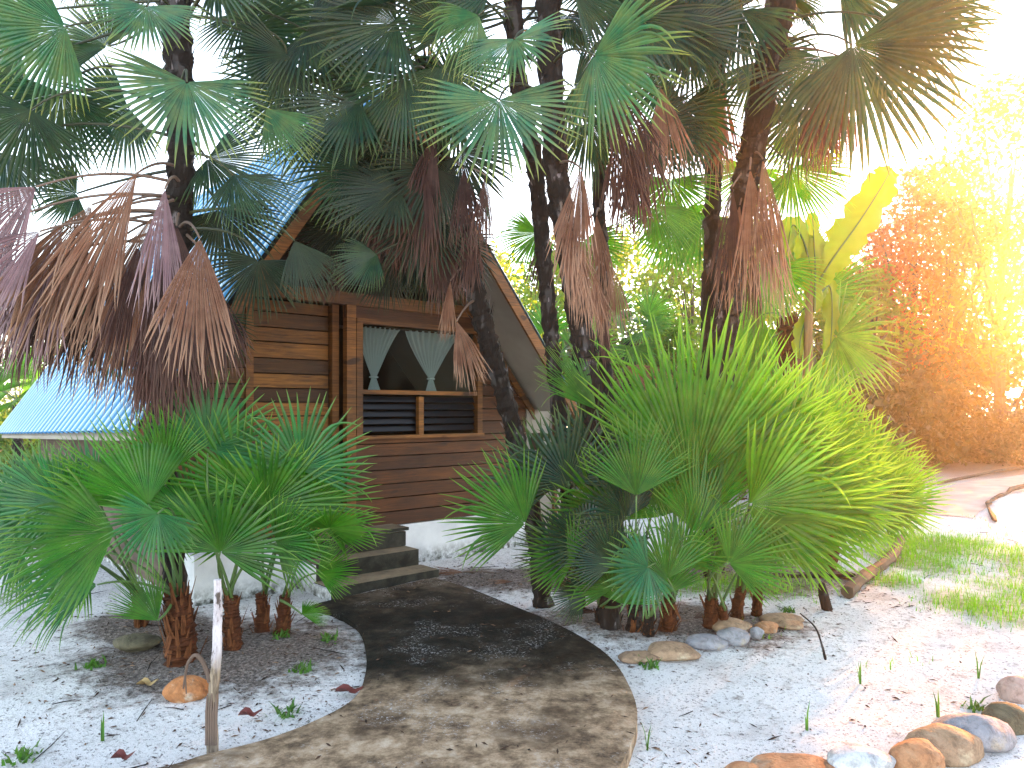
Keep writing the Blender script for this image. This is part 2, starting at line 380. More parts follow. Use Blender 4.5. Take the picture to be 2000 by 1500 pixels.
# soffits (underside boards), fascias
mb = MB()
for E, sg in ((EL, -1), (ER, 1)):
    a0 = cw(PK[0], -OV+.03, PK[1]-.0); a1 = cw(E[0], -OV+.03, E[1]); b1 = cw(E[0], DEP-.05, E[1]-(.15 if sg < 0 else 0)); b0 = cw(PK[0], DEP-.05, PK[1])
    dn = Vector((0, 0, -.03)); mb.add([a0, a1, b1, b0, a0+dn, a1+dn, b1+dn, b0+dn], [(0, 1, 2, 3), (4, 7, 6, 5), (0, 4, 5, 1), (1, 5, 6, 2), (2, 6, 7, 3), (3, 7, 4, 0)])
mb.build('soffit', M['cream'], roof)
for E, sg, nr in ((EL, -1, nl_), (ER, 1, nr_)):
    mb = MB(); a0 = cw(PK[0], -OV-.0, PK[1]+.03); a1 = cw(E[0]+sg*.02, -OV, E[1]+.01)
    dn = ZZ*-.17; th = V_*.028
    mb.add([a0, a1, a1+dn, a0+dn, a0+th, a1+th, a1+th+dn, a0+th+dn], [(0, 3, 2, 1), (4, 5, 6, 7), (0, 1, 5, 4), (1, 2, 6, 5), (2, 3, 7, 6), (3, 0, 4, 7)], .75)
    mb.build('fascia', M['trim'], roof)
    mb = MB(); a0 = cw(PK[0], -.04, PK[1]-.12); a1 = cw(E[0]-sg*.09, -.04, E[1]-.02); dn = ZZ*-.11; th = V_*.03
    mb.add([a0, a1, a1+dn, a0+dn, a0+th, a1+th, a1+th+dn, a0+th+dn], [(0, 3, 2, 1), (4, 5, 6, 7), (0, 1, 5, 4), (1, 2, 6, 5), (2, 3, 7, 6), (3, 0, 4, 7)], .35)
    mb.build('rake_board', M['trim'], roof)
FZ = .42
# foundation
mb = MB()
mb.box(cw(-.28, 0, -.15), U*2.25, V_*5.3, ZZ*(FZ+.15-.006))
mb.box(cw(-2.3, -.27, -.15), U*2.02, V_*5.57, ZZ*(FZ+.15-.010))
mb.build('foundation', M['white'], cabin)
# steps
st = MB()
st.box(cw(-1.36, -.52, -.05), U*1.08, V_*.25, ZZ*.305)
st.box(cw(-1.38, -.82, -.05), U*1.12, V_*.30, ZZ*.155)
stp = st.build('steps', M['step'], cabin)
mb = MB(); mb.box(cw(-1.395, -.53, -.05), U*.033, V_*.262, ZZ*.30); mb.box(cw(-1.415, -.83, -.05), U*.033, V_*.305, ZZ*.15); mb.build('side_face', M['white'], stp)
mb = MB(); mb.box(cw(-1.42, -.30, FZ-.16), U*1.14, V_*.03, ZZ*.14); mb.box(cw(-1.45, -.31, FZ-.010), U*1.2, V_*.34, ZZ*.03); mb.build('threshold', M['step'], stp)
# planked walls
def planks(mb, t0, t1, z0, z1, v, h=.142, cols=None, th=.028, clip=True, gap=.011):
    z = z0; i = 0
    while z < z1-.01:
        hh = min(h*random.uniform(.9, 1.1), z1-z)
        zt = z+hh-gap
        l, r = t0, t1
        l2, r2 = l, r
        if clip:
            if zt > EL[1]: l2 = max(l, roof_t(zt, -1, .12)); l = max(l, roof_t(max(z, EL[1]), -1, .12))
            if zt > ER[1]: r2 = min(r, roof_t(zt, 1, .12)); r = min(r, roof_t(max(z, ER[1]), 1, .12))
        c = cols[i % len(cols)] if cols else random.random()
        o = random.uniform(0, .006)
        if r2-l2 > .05:
            A = [cw(l, v-o, z), cw(r, v-o, z), cw(r2, v-o, zt), cw(l2, v-o, zt)]
            B = [q+V_*(th+o) for q in A]
            mb.add(A+B, [(0, 1, 2, 3), (7, 6, 5, 4), (0, 4, 5, 1), (1, 5, 6, 2), (2, 6, 7, 3), (3, 7, 4, 0)], c)
        z += hh; i += 1
WT0, WT1, WZ0, WZ1 = -.60, .86, 1.36, 2.45
mb = MB()
planks(mb, -.70, 1.75, FZ+.004, 1.33, 0, cols=[.25, .55, .45, .7, .4, .62, .8])
planks(mb, WT1+.07, 1.75, 1.33, 2.50, 0, cols=[.2, .5, .35, .1, .3])
planks(mb, -.78, 1.75, 2.50, 2.68, 0, cols=[.3])
mb.build('wall', M['plank_red'], cabin)
mb = MB()
planks(mb, -2.3, -1.72, FZ+.004, 2.62, .12, cols=[.4, .6, .3])
planks(mb, -1.65, -.90, FZ+.004, 2.62, .12, cols=[.75, .65, .9, .8, .5, .95, .7, .95, .9, .12, .85, .2, .75, .55, .3, .5])
wl = mb.build('wall', M['plank'], cabin); wl['label'] = 'wall panel of mixed pale and dark boards'
mb = MB(); planks(mb, -2.3, 1.75, 2.76, 4.4, 1.1, cols=[0, .05, .02]); mb.build('gable_wall', M['plank'], cabin)  # set back and boards coloured near-black to paint the shade under the roof
for (t, v, wd, z1, c) in ((-1.725, .09, .07, 2.62, .55), (-.885, .06, .07, 2.62, .6), (-.775, -.025, .10, 2.62, .8), (-2.36, .08, .07, 2.0, .4)):
    mb = MB(); mb.box(cw(t, v, FZ), U*wd, V_*.08, ZZ*(z1-FZ), c); mb.build('post', M['trim'], cabin)
mb = MB(); mb.box(cw(-2.0, -.03, 2.62), U*2.95, V_*.10, ZZ*.12, .5); mb.build('beam', M['trim'], cabin)
# side walls, rear, floor
mb = MB(); mb.box(cw(-2.42, .10, .1), U*.05, V_*5.15, ZZ*1.65, .3); mb.box(cw(1.76, .05, .1), U*.04, V_*5.3, ZZ*1.5, .3); mb.build('side_wall', bark('side_boards', (.07, .05, .04), (.15, .11, .085), (3, 3, 12)), cabin)
mb = MB(); planks(mb, -2.3, 1.75, .3, 4.4, 5.35, h=.3, cols=[.3, .4]); mb.build('rear_wall', M['plank'], cabin)
mb = MB(); mb.box(cw(-2.3, .16, FZ+.003), U*4.0, V_*5.1, ZZ*.02); mb.build('floor', M['interior'], cabin)
mb = MB(); mb.box(cw(-2.25, 2.2, FZ+.03), U*3.9, V_*.03, ZZ*2.2); mb.build('partition', M['interior'], cabin)
mb = MB(); mb.box(cw(-2.2, .16, 2.69), U*3.2, V_*2.0, ZZ*.03); mb.build('loft_floor', M['interior'], cabin)
# window
win = MB()
for a in ((WT0-.07, WZ0-.02, .07, 1.13), (WT1, WZ0-.02, .07, 1.13)): win.box(cw(a[0], -.028, a[1]), U*a[2], V_*.09, ZZ*a[3], .55)
win.box(cw(WT0-.07, -.035, WZ1), U*(WT1-WT0+.14), V_*.09, ZZ*.05, .4)
win.box(cw(WT0-.08, -.05, WZ0-.055), U*(WT1-WT0+.16), V_*.12, ZZ*.035, .85)
window = win.build('window', M['trim'], cabin)
mb = MB(); mb.box(cw(WT0, -.018, 1.755), U*(WT1-WT0), V_*.05, ZZ*.042, .7); mb.build('rail', M['trim'], window)
mb = MB(); mb.box(cw(.07, -.022, WZ0-.02), U*.062, V_*.055, ZZ*.395, .95); mb.build('mullion', M['trim'], window)
mb = MB(); mb.box(cw(WT0, .045, 1.797), U*(WT1-WT0), V_*.006, ZZ*(WZ1-1.797)); mb.build('pane', M['pane'], window)
for (a, b) in ((WT0+.01, .06), (.142, WT1-.01)):
    for k in range(5):
        mb = MB(); z = WZ0+.02+k*.075
        mb.box(cw(a, .012, z), U*(b-a), V_*.03+ZZ*.052, V_*.004-ZZ*.002); mb.build('louvre', M['louvre'], window)
# curtains: gathered sheer cloth tied back
def curtain(t0, t1, tg, sgn, label):
    n = 48; rows = 26; v = []; f = []
    for j in range(rows+1):
        k = j/rows; z = 2.43-(2.43-1.80)*k
        kg = .80
        if k < kg:
            q = (k/kg); e = q**1.25; a = t0+(tg-.025-t0)*e; b = t1+(tg+.025-t1)*(q**(.85))
        else:
            q = (k-kg)/(1-kg); a = tg-.025-.045*q; b = tg+.025+.05*q
        amp = .018*(1-.6*min(1, k/kg))
        for i in range(n+1):
            x = i/n; v.append(cw(a+(b-a)*x, .10+amp*math.sin(x*2*math.pi*9+.6*math.sin(k*5)), z+(.012*math.sin(x*math.pi) if j == 0 else 0)))
    for j in range(rows):
        for i in range(n): f.append((j*(n+1)+i, j*(n+1)+i+1, (j+1)*(n+1)+i+1, (j+1)*(n+1)+i))
    e = empty('curtain', cw((t0+t1)/2, .10, 1.8), label, 'curtain', 'sheer curtains in the cabin window')
    mesh_obj('cloth', v, f, M['curtain'], e, smooth=True)
    mb = MB(); c = cw(tg, .10, 1.93); mb.tube([c+U*(.042*math.cos(a))+V_*(.03*math.sin(a)) for a in [2*math.pi*i/14 for i in range(15)]], [.009]*15, 6); mb.build('tie', M['curtain'], e)
curtain(-.60, -.08, -.40, -1, 'sheer white curtain tied back at the left of the window')
curtain(-.02, .72, .31, 1, 'sheer white curtain tied back at the right of the window behind the dead frond')
mb = MB(); mb.tube([cw(-.60, .10, 2.435), cw(.86, .10, 2.435)], [.008]*2, 6); mb.build('curtain_rod', M['trim'], window)
# low cream annex at the right end
ax = MB(); ax.box(cw(1.62, -.02, -.1), U*.62, V_*.06, ZZ*1.70); ax.build('annex_wall', M['cream'], cabin)
mb = MB(); mb.box(cw(2.04, -.06, -.1), U*.05, V_*.035, ZZ*1.69, .3); mb.build('post', M['trim'], cabin)
mb = MB(); mb.box(cw(1.68, -.035, 1.12), U*.2, V_*.02, ZZ*.20); mb.build('vent', M['interior'], cabin)

# ------------------------------------------------------------------ palms
def blade_arrays(H, A, N, R, spread, n, droop, split, fold, cup, rag, dead=False):
    H = np.array(H); A = np.array(A, float); A /= np.linalg.norm(A)
    N = np.array(N, float); N -= A*(N@A); N /= np.linalg.norm(N); S = np.cross(A, N)
    half = rad(spread)/2; th = np.linspace(-half, half, n)
    th = th+RNG.uniform(-.12, .12, n)*(rad(spread)/n)
    D = np.cos(th)[:, None]*A+np.sin(th)[:, None]*S+(cup*np.abs(np.sin(th*.9)))[:, None]*N
    D /= np.linalg.norm(D, axis=1)[:, None]
    L = R*(1-.22*(np.abs(th)/half)**2.2)*RNG.uniform(1-rag, 1+rag*.3, n)
    fs = [.02, .16, .30, .42, .53, .64, .75, .85, .93, 1.0]
    dl = rad(spread)/n/2
    P = H+D*(L*fs[0])[:, None]; dirv = D.copy()
    dr = droop*RNG.uniform(.6, 1.4, n); jit = RNG.normal(0, .04 if not dead else .07, n)
    k3 = RNG.random(n) < (.07 if not dead else .12); kink = RNG.uniform(.3, 1.0, n)*k3
    V = []; rr = []; vv = []; lv = RNG.random(n)
    for i, f_ in enumerate(fs):
        if i:
            d = fs[i]-fs[i-1]
            if dead: g = dr*d*2.4
            else: g = dr*d*4.5*max(0, f_-.25)**1.2
            dirv = dirv+np.outer(g, [0, 0, -1])
            if f_ > split: dirv = dirv+S*jit[:, None]*d*4+np.outer(kink*d*5*(f_ > split+.12), [0, 0, -1])
            dirv /= np.linalg.norm(dirv, axis=1)[:, None]
            P = P+dirv*(L*d)[:, None]
        nl = N-dirv*(dirv@N)[:, None]; nn = np.linalg.norm(nl, axis=1)[:, None]; nl = np.where(nn > .05, nl/np.maximum(nn, .05), S)
        b = np.cross(dirv, nl)
        w0 = R*split*math.tan(dl)
        if f_ <= split: w = R*f_*math.tan(dl)
        else: w = w0*(1-((f_-split)/(1-split))**1.45)*.96+.0006
        if dead: w = w*.9
        fd = fold*w
        V.append(np.stack([P-b*w, P+nl*fd, P+b*w], axis=1)); rr += [f_]*3; vv.append(lv)
    V = np.stack(V, axis=1)            # n, rows, 3, 3
    rows = len(fs)
    radv = np.tile(np.array(rr), n); varv = np.repeat(lv, rows*3)
    base = (np.arange(n)*rows*3)[:, None]
    q = []
    for i in range(rows-1):
        a = i*3; c = a+3
        q.append(np.stack([base[:, 0]+a, base[:, 0]+a+1, base[:, 0]+c+1, base[:, 0]+c], 1)); q.append(np.stack([base[:, 0]+a+1, base[:, 0]+a+2, base[:, 0]+c+2, base[:, 0]+c+1], 1))
    return V.reshape(-1, 3), np.concatenate(q), radv, varv
NF = [0]
class Palm:
    def __init__(s, name, label, cat, path, r0, r1, group=None, tmat='trunk', bmat='boot', boots=1.0, sides=12, pmat='petiole_dark', bl=1.0):
        s.pts = catmull(path, 6); s.root = empty(name, s.pts[0].copy(), label, cat, group); s.pm = pmat
        n = len(s.pts); rs = [r0+(r1-r0)*i/(n-1) for i in range(n)]
        dense = catmull(s.pts, 3); nd = len(dense); rd = [(r0+(r1-r0)*i/(nd-1))*random.uniform(.86, 1.14) for i in range(nd)]
        mb = MB(); mb.tube(dense, rd, sides, jit=.12); nface = len(mb.f)
        Ltot = sum((s.pts[i+1]-s.pts[i]).length for i in range(n-1)); nb = int(Ltot*55*boots*(r0/.08)); 
        for k in range(nb):
            u = random.random()*(nd-1.001); i = int(u); p = dense[i].lerp(dense[i+1], u-i); d = (dense[i+1]-dense[i]).normalized()
            a = random.random()*6.283; x = d.cross(Vector((.1, 1, 0))).normalized(); y = d.cross(x)
            o = x*math.cos(a)+y*math.sin(a); sd_ = d.cross(o); r = rd[i]
            ln = random.uniform(.03, .085)*(r/.08)**.5*bl; wd = random.uniform(.008, .022)*(r/.08)**.5; out = random.uniform(.1, .55)
            q = p+o*r*.9
            if random.random() < (.3 if bl == 1 else .12): d = -d*.8
            mb.add([q-sd_*wd, q+sd_*wd, q+d*ln+o*ln*out+sd_*wd*.35, q+d*ln+o*ln*out-sd_*wd*.35, q+o*.008, ], [(0, 1, 2, 3), (0, 4, 3), (1, 2, 4)], 0)
        s.trunk = mesh_obj('trunk', mb.v, mb.f, None, s.root, {'var': mb.a}, mats=[M[tmat], M[bmat]], midx=[0]*nface+[1]*(len(mb.f)-nface))
    def attach(s, H):
        best = None
        for p in s.pts[len(s.pts)//4:]:
            d = (p-H); c = abs(d.z-.18)+.35*math.hypot(d.x, d.y)
            if best is None or c < best[0]: best = (c, p)
        return best[1].copy()
    def frond(s, H, A, N, R, spread=230, n=38, droop=.25, split=.47, fold=.6, cup=.12, rag=.07, mat='canopy', start=None, dead=False, pm=None, sag=None, pr=.009):
        V, Fc, rv, vv = blade_arrays(H, A, N, R, spread, n, droop, split, fold, cup, rag, dead)
        o = mesh_obj('dead_frond' if dead else 'frond', V, Fc, M[mat], s.root, {'rad': rv, 'var': vv})
        p0 = start if start is not None else s.attach(H)
        H = Vector(H); m = p0.lerp(H, .5)+Vector((0, 0, (.12 if sag is None else sag)*(H-p0).length))
        if sag is None and not dead:
            A_ = Vector(A).normalized(); m = H-A_*(H-p0).length*.45; m = m.lerp(p0.lerp(H, .5), .4)+Vector((0, 0, .06))
        mb = MB(); pts = bez(p0, m, H, 9); mb.tube(pts, [pr*1.4-(pr*.7)*i/9 for i in range(10)], 5)
        q = mb.build('petiole', M[pm or ('petiole_dead' if dead else s.pm)], o, smooth=True)
        NF[0] += 1
        return o
    def F(s, hx, hy, Y, ang, rpx, spread=200, dep=-.15, roll=0, **kw):
        H = at(hx, hy, Y); a = rad(ang); A = Vector((math.cos(a), dep, math.sin(a))).normalized()
        N = Vector((-(hx-1000)/F, -1, 0)).normalized(); N = (N-A*N.dot(A)).normalized()
        N = Matrix.Rotation(rad(roll), 3, A) @ N
        return s.frond(H, A, N, rpx/F*Y, spread, **kw)
    def D(s, hx, hy, Y, ang, rpx, spread=45, mat='dead', **kw):
        rpx *= 1.12; spread *= .78; k = dict(dep=random.uniform(-.2, .1), roll=random.uniform(-30, 30), n=28, droop=.2, split=.6, fold=.75, cup=.25, rag=.16, dead=True, mat=mat, sag=.18)
        k.update(kw); return s.F(hx, hy, Y, ang, rpx, spread, **k)
    def crown(s, C, n, lo=-25, hi=70, rr=(.42, .56), pl=(.45, .8), mat='canopy', azr=(0, 360), **kw):
        for i in range(n):
            az = rad(azr[0]+(azr[1]-azr[0])*(i+random.uniform(-.4, .4))/n*1.0+ (137.5*i if azr == (0, 360) else 0)); el = rad(random.uniform(lo, hi))
            d = Vector((math.cos(az)*math.cos(el), math.sin(az)*math.cos(el), math.sin(el)))
            H = C+d*random.uniform(*pl); el2 = el-rad(random.uniform(10, 45)); A = Vector((math.cos(az)*math.cos(el2), math.sin(az)*math.cos(el2), math.sin(el2)))
            N = Vector((-math.cos(az)*math.sin(el2), -math.sin(az)*math.sin(el2), math.cos(el2)))
            N = Matrix.Rotation(rad(random.uniform(-35, 35)), 3, A) @ N
            k = dict(spread=random.uniform(190, 270), droop=random.uniform(.15, .5), mat=mat, start=C+Vector((0, 0, random.uniform(-.25, .02))))
            k.update(kw); s.frond(H, A, N, random.uniform(*rr), **k)
    def skirt(s, C, n, mats=('dead', 'dead_dark'), rr=(.45, .7), pl=(.12, .3)):
        for i in range(n):
            az = rad(360*i/n+random.uniform(-25, 25)); h = Vector((math.cos(az), math.sin(az), 0))
            H = C+h*random.uniform(*pl)+Vector((0, 0, random.uniform(-.35, -.02)))
            A = (h*random.uniform(.05, .35)+Vector((0, 0, -1))).normalized()
            s.frond(H, A, h, random.uniform(*rr), spread=random.uniform(40, 80), n=30, droop=.3, split=.42, fold=1.3, cup=.3, rag=.22, mat=random.choice(mats), dead=True, start=C.copy(), sag=.25)

def path_px(P): return [at(*p) if len(p) == 3 else p for p in P]
# ---- A: big palm on the upper left
YA = 5.0
A = Palm('palm_tree', 'tall fan palm with a black trunk and long purple-brown dead fronds at the left', 'palm tree',
         [gat(355, 1262)]+path_px([(330, 1000, 5.0), (318, 800, 5.0), (330, 600, 5.0), (350, 420, 5.0), (352, 240, 5.0), (345, 60, 5.0), (335, -120, 5.0)]), .075, .095, boots=1.1)
C_A = at(340, 40, 5.0)
for a in [
    (365, 160, 4.5, -88, 195, 205, dict(mat='canopy_skylit', droop=.08, dep=-.3, roll=0, rag=.05)),
    (287, 12, 4.5, -84, 150, 190, dict(mat='canopy_skylit', dep=-.5, droop=.15)),
    (128, 52, 4.6, 196, 210, 170, dict(dep=-.2, mat='canopy_skylit')), (90, 20, 4.8, 170, 200, 160, dict(mat='canopy_skylit')),
    (60, 215, 4.7, -125, 190, 180, {}), (10, 300, 4.9, -95, 170, 170, {}), (120, 180, 4.9, -105, 170, 190, {}),
    (560, 105, 5.2, -150, 150, 180, {}), (520, 212, 4.9, -52, 160, 75, dict(mat='canopy_skylit', droop=.1)),
    (455, 342, 4.9, -48, 170, 120, {}), (405, 310, 5.1, -20, 160, 170, {}), (470, 60, 5.3, 20, 190, 200, {}),
    (600, 60, 5.3, -25, 170, 200, {}), (150, 378, 5.1, 192, 100, 200, {}), (222, 632, 5.1, -135, 130, 190, dict(mat='canopy')),
    (505, 508, 5.0, -105, 130, 200, dict(mat='canopy_shaded')), (575, 470, 4.9, -66, 140, 90, dict(mat='canopy_shaded')), (430, 410, 5.2, -70, 150, 180, dict(mat='canopy_shaded')),
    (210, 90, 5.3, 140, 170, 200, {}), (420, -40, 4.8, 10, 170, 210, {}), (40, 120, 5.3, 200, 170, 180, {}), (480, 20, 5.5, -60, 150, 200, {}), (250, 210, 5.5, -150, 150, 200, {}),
    (395, 620, 5.3, -75, 130, 160, dict(mat='canopy_shaded')),
    ]:
    A.F(*a[:6], **{**dict(dep=random.uniform(-.4, .3), roll=random.uniform(-30, 30)), **a[6]})
A.crown(C_A, 9, lo=5, hi=80)
for a in [
    (70, 365, 4.5, -135, 175, 95, 'dead_grey', dict(fold=.8, rag=.06, droop=.1)), (78, 452, 4.4, -140, 190, 90, 'dead_grey', dict(fold=.8, rag=.08, droop=.2)),
    (268, 338, 4.5, -118, 330, 50, 'dead', {}), (240, 400, 4.6, -125, 330, 42, 'dead', {}), (322, 368, 4.4, -95, 260, 42, 'dead_grey', dict(droop=.1)),
    (390, 465, 4.35, -91, 265, 66, 'dead', dict(fold=.9, droop=.15, rag=.1, roll=5, dep=-.1)), (300, 420, 4.7, -110, 360, 46, 'dead', {}),
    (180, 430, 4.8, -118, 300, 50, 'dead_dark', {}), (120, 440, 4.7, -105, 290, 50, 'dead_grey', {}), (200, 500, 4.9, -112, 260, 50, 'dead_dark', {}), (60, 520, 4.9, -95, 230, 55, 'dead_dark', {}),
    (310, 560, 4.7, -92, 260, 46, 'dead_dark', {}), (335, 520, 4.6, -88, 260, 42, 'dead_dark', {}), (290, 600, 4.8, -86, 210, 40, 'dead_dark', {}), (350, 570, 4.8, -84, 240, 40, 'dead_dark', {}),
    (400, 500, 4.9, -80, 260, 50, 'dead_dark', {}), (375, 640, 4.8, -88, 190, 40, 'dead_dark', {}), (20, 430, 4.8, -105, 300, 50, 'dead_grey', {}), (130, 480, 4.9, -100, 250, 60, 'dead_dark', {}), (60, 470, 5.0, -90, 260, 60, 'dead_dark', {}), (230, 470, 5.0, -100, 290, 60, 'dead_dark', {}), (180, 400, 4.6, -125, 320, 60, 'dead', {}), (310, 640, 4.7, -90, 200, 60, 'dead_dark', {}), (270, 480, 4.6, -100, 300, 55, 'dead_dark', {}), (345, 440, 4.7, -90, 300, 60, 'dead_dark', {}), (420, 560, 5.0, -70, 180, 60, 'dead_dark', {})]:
    A.D(*a[:6], mat=a[6], **a[7])

# ---- B: clump of slender palms in the middle
B1 = Palm('palm_tree', 'leaning slender palm with a silvery flecked trunk crossing the cabin front', 'palm tree',
          [gat(1062, 1190)]+path_px([(1045, 1030, 6.0), (1003, 840, 6.0), (958, 680, 5.95), (920, 540, 5.9), (885, 410, 5.85), (850, 260, 5.8), (830, 120, 5.8)]), .075, .085, 'tall fan palms')
B2 = Palm('palm_tree', 'thin dark-trunked palm standing directly right of the cabin roof edge', 'palm tree',
          [gat(1128, 1210)]+path_px([(1110, 1020, 5.75), (1097, 860, 5.75), (1078, 680, 5.7), (1062, 500, 5.7), (1045, 330, 5.6), (1010, 130, 5.5), (1000, -60, 5.5)]), .05, .07, 'tall fan palms')
B3 = Palm('palm_tree', 'thick dark-trunked palm at the centre with tan dead fronds', 'palm tree',
          [gat(1192, 1238)]+path_px([(1180, 1000, 5.4), (1163, 840, 5.4), (1140, 680, 5.4), (1115, 520, 5.4), (1092, 380, 5.35), (1078, 200, 5.3), (1070, 0, 5.3), (1065, -150, 5.3)]), .085, .085, 'tall fan palms')
B4 = Palm('palm_tree', 'slim palm trunk just right of the thick central palm', 'palm tree',
          [gat(1222, 1180)]+path_px([(1205, 1000, 6.1), (1195, 850, 6.1), (1180, 680, 6.1), (1178, 520, 6.1), (1170, 360, 6.1), (1190, 200, 6.1), (1200, 40, 6.1)]), .045, .06, 'tall fan palms')
for P, a in [
    (B3, (975, 195, 4.7, -89, 200, 212, dict(mat='canopy_skylit', droop=.04, dep=-.3, roll=0, rag=.05))),
    (B3, (1005, 76, 4.8, -98, 150, 210, dict(mat='canopy_skylit', dep=-.5))),
    (B3, (1160, 108, 4.8, -42, 220, 170, dict(mat='canopy_skylit', dep=-.3, droop=.2))),
    (B1, (790, 150, 5.2, -138, 190, 180, {})), (B1, (700, 200, 5.3, -160, 190, 190, {})), (B1, (775, 45, 5.2, 190, 210, 190, {})),
    (B2, (935, 30, 4.9, -135, 140, 130, dict(mat='canopy_skylit', droop=.8))), (B1, (700, 80, 5.5, 170, 200, 210, {})), (B1, (640, 240, 5.6, -150, 170, 190, {})),
    (B1, (760, 250, 5.5, -120, 170, 190, dict(mat='canopy_shaded'))), (B1, (700, 330, 5.4, -165, 150, 190, {})), (B1, (780, 372, 5.3, 200, 170, 170, dict(mat='canopy_shaded'))), (B1, (760, 330, 5.7, -110, 150, 190, dict(mat='canopy_shaded'))),
    (B1, (736, 496, 5.4, -145, 110, 150, {})), (B1, (850, 330, 5.5, -100, 170, 190, dict(mat='canopy_shaded'))), (B1, (830, 420, 5.6, -120, 150, 190, dict(mat='canopy_shaded'))),
    (B1, (900, 300, 5.6, -70, 170, 190, dict(mat='canopy_shaded'))), (B1, (860, 130, 5.3, -60, 170, 200, {})), (B2, (880, 60, 5.3, 120, 170, 200, {})),
    (B2, (1050, 455, 6.3, -140, 100, 190, dict(mat='lime'))), (B4, (1275, 405, 6.2, -75, 120, 180, dict(mat='lime'))), (B4, (1140, 470, 6.4, -60, 110, 190, dict(mat='lime'))),
    (B4, (1265, 250, 6.0, -30, 150, 190, {})), (B4, (1330, 210, 6.2, -70, 170, 190, {})), (B3, (1230, 30, 5.4, 5, 190, 200, {})), (B3, (1120, -20, 5.0, 30, 180, 200, {})),
    (B2, (960, -20, 5.2, 150, 180, 200, {})), (B4, (1150, 240, 5.9, -60, 150, 190, {})), (B2, (1120, 170, 5.6, -20, 150, 190, {})), (B2, (900, 200, 5.6, 180, 170, 190, {})),
    (B4, (1310, 350, 6.6, -95, 120, 190, dict(mat='lime'))), (B4, (1330, 60, 5.8, -20, 180, 200, {})), (B1, (650, 20, 5.9, 160, 200, 210, {})), (B1, (560, 180, 6.0, 200, 160, 190, {}))]:
    P.F(*a[:6], **{**dict(dep=random.uniform(-.4, .3), roll=random.uniform(-35, 35)), **a[6]})
for a in [(660, 440, 6.6, -140, 120, 190), (720, 420, 6.6, -80, 130, 200), (800, 470, 6.6, -100, 130, 200), (840, 500, 6.5, -60, 120, 190), (760, 520, 6.7, -120, 100, 180), (890, 470, 6.4, -80, 130, 190)]:
    B1.F(*a, dep=random.uniform(-.4, .2), roll=random.uniform(-40, 40), mat='canopy_shaded')
for a in [(680, 470, 6.6, -120, 130, 60), (860, 420, 6.3, -85, 150, 70), (790, 420, 6.5, -100, 130, 70), (740, 440, 6.5, -100, 110, 60)]: B1.D(*a, mat='dead_dark')
B1.crown(at(835, 140, 5.8), 6, lo=-20, hi=70); B2.crown(at(1005, 20, 5.5), 7, lo=-15, hi=70)
B3.crown(at(1068, -40, 5.3), 8, lo=-10, hi=70); B4.crown(at(1195, 60, 6.1), 6, lo=-20, hi=60)
for P, a in [
    (B3, (1135, 330, 4.9, -98, 215, 52, 'dead', dict(fold=.9))), (B3, (1096, 412, 4.9, -74, 170, 36, 'dead', {})), (B4, (1205, 255, 5.4, -76, 180, 80, 'dead_dark', dict(fold=.8))),
    (B4, (1190, 150, 5.3, -68, 220, 60, 'dead_dark', {})), (B4, (1250, 240, 5.5, -84, 200, 60, 'dead_dark', {})), (B4, (1290, 170, 5.5, -80, 170, 60, 'dead', {})),
    (B1, (948, 342, 5.4, -94, 150, 42, 'dead_dark', {})), (B1, (850, 260, 5.4, -105, 190, 50, 'dead_dark', {})), (B1, (800, 280, 5.5, -95, 190, 50, 'dead_dark', {})),
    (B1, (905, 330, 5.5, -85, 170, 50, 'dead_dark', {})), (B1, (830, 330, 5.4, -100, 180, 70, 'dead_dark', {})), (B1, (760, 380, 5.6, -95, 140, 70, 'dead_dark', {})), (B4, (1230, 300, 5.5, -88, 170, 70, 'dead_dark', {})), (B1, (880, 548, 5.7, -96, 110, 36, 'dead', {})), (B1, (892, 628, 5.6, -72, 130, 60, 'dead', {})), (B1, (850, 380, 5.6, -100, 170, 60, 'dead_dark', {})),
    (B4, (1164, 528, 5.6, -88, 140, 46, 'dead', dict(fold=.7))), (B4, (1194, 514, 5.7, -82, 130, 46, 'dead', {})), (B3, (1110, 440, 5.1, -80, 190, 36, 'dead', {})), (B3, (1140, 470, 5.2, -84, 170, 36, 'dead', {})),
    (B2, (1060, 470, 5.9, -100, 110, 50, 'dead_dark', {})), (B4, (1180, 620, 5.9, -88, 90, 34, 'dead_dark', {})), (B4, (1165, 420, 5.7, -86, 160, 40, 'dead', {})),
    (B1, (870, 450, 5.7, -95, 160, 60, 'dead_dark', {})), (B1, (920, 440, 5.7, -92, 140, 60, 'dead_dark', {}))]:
    P.D(*a[:6], mat=a[6], **a[7])

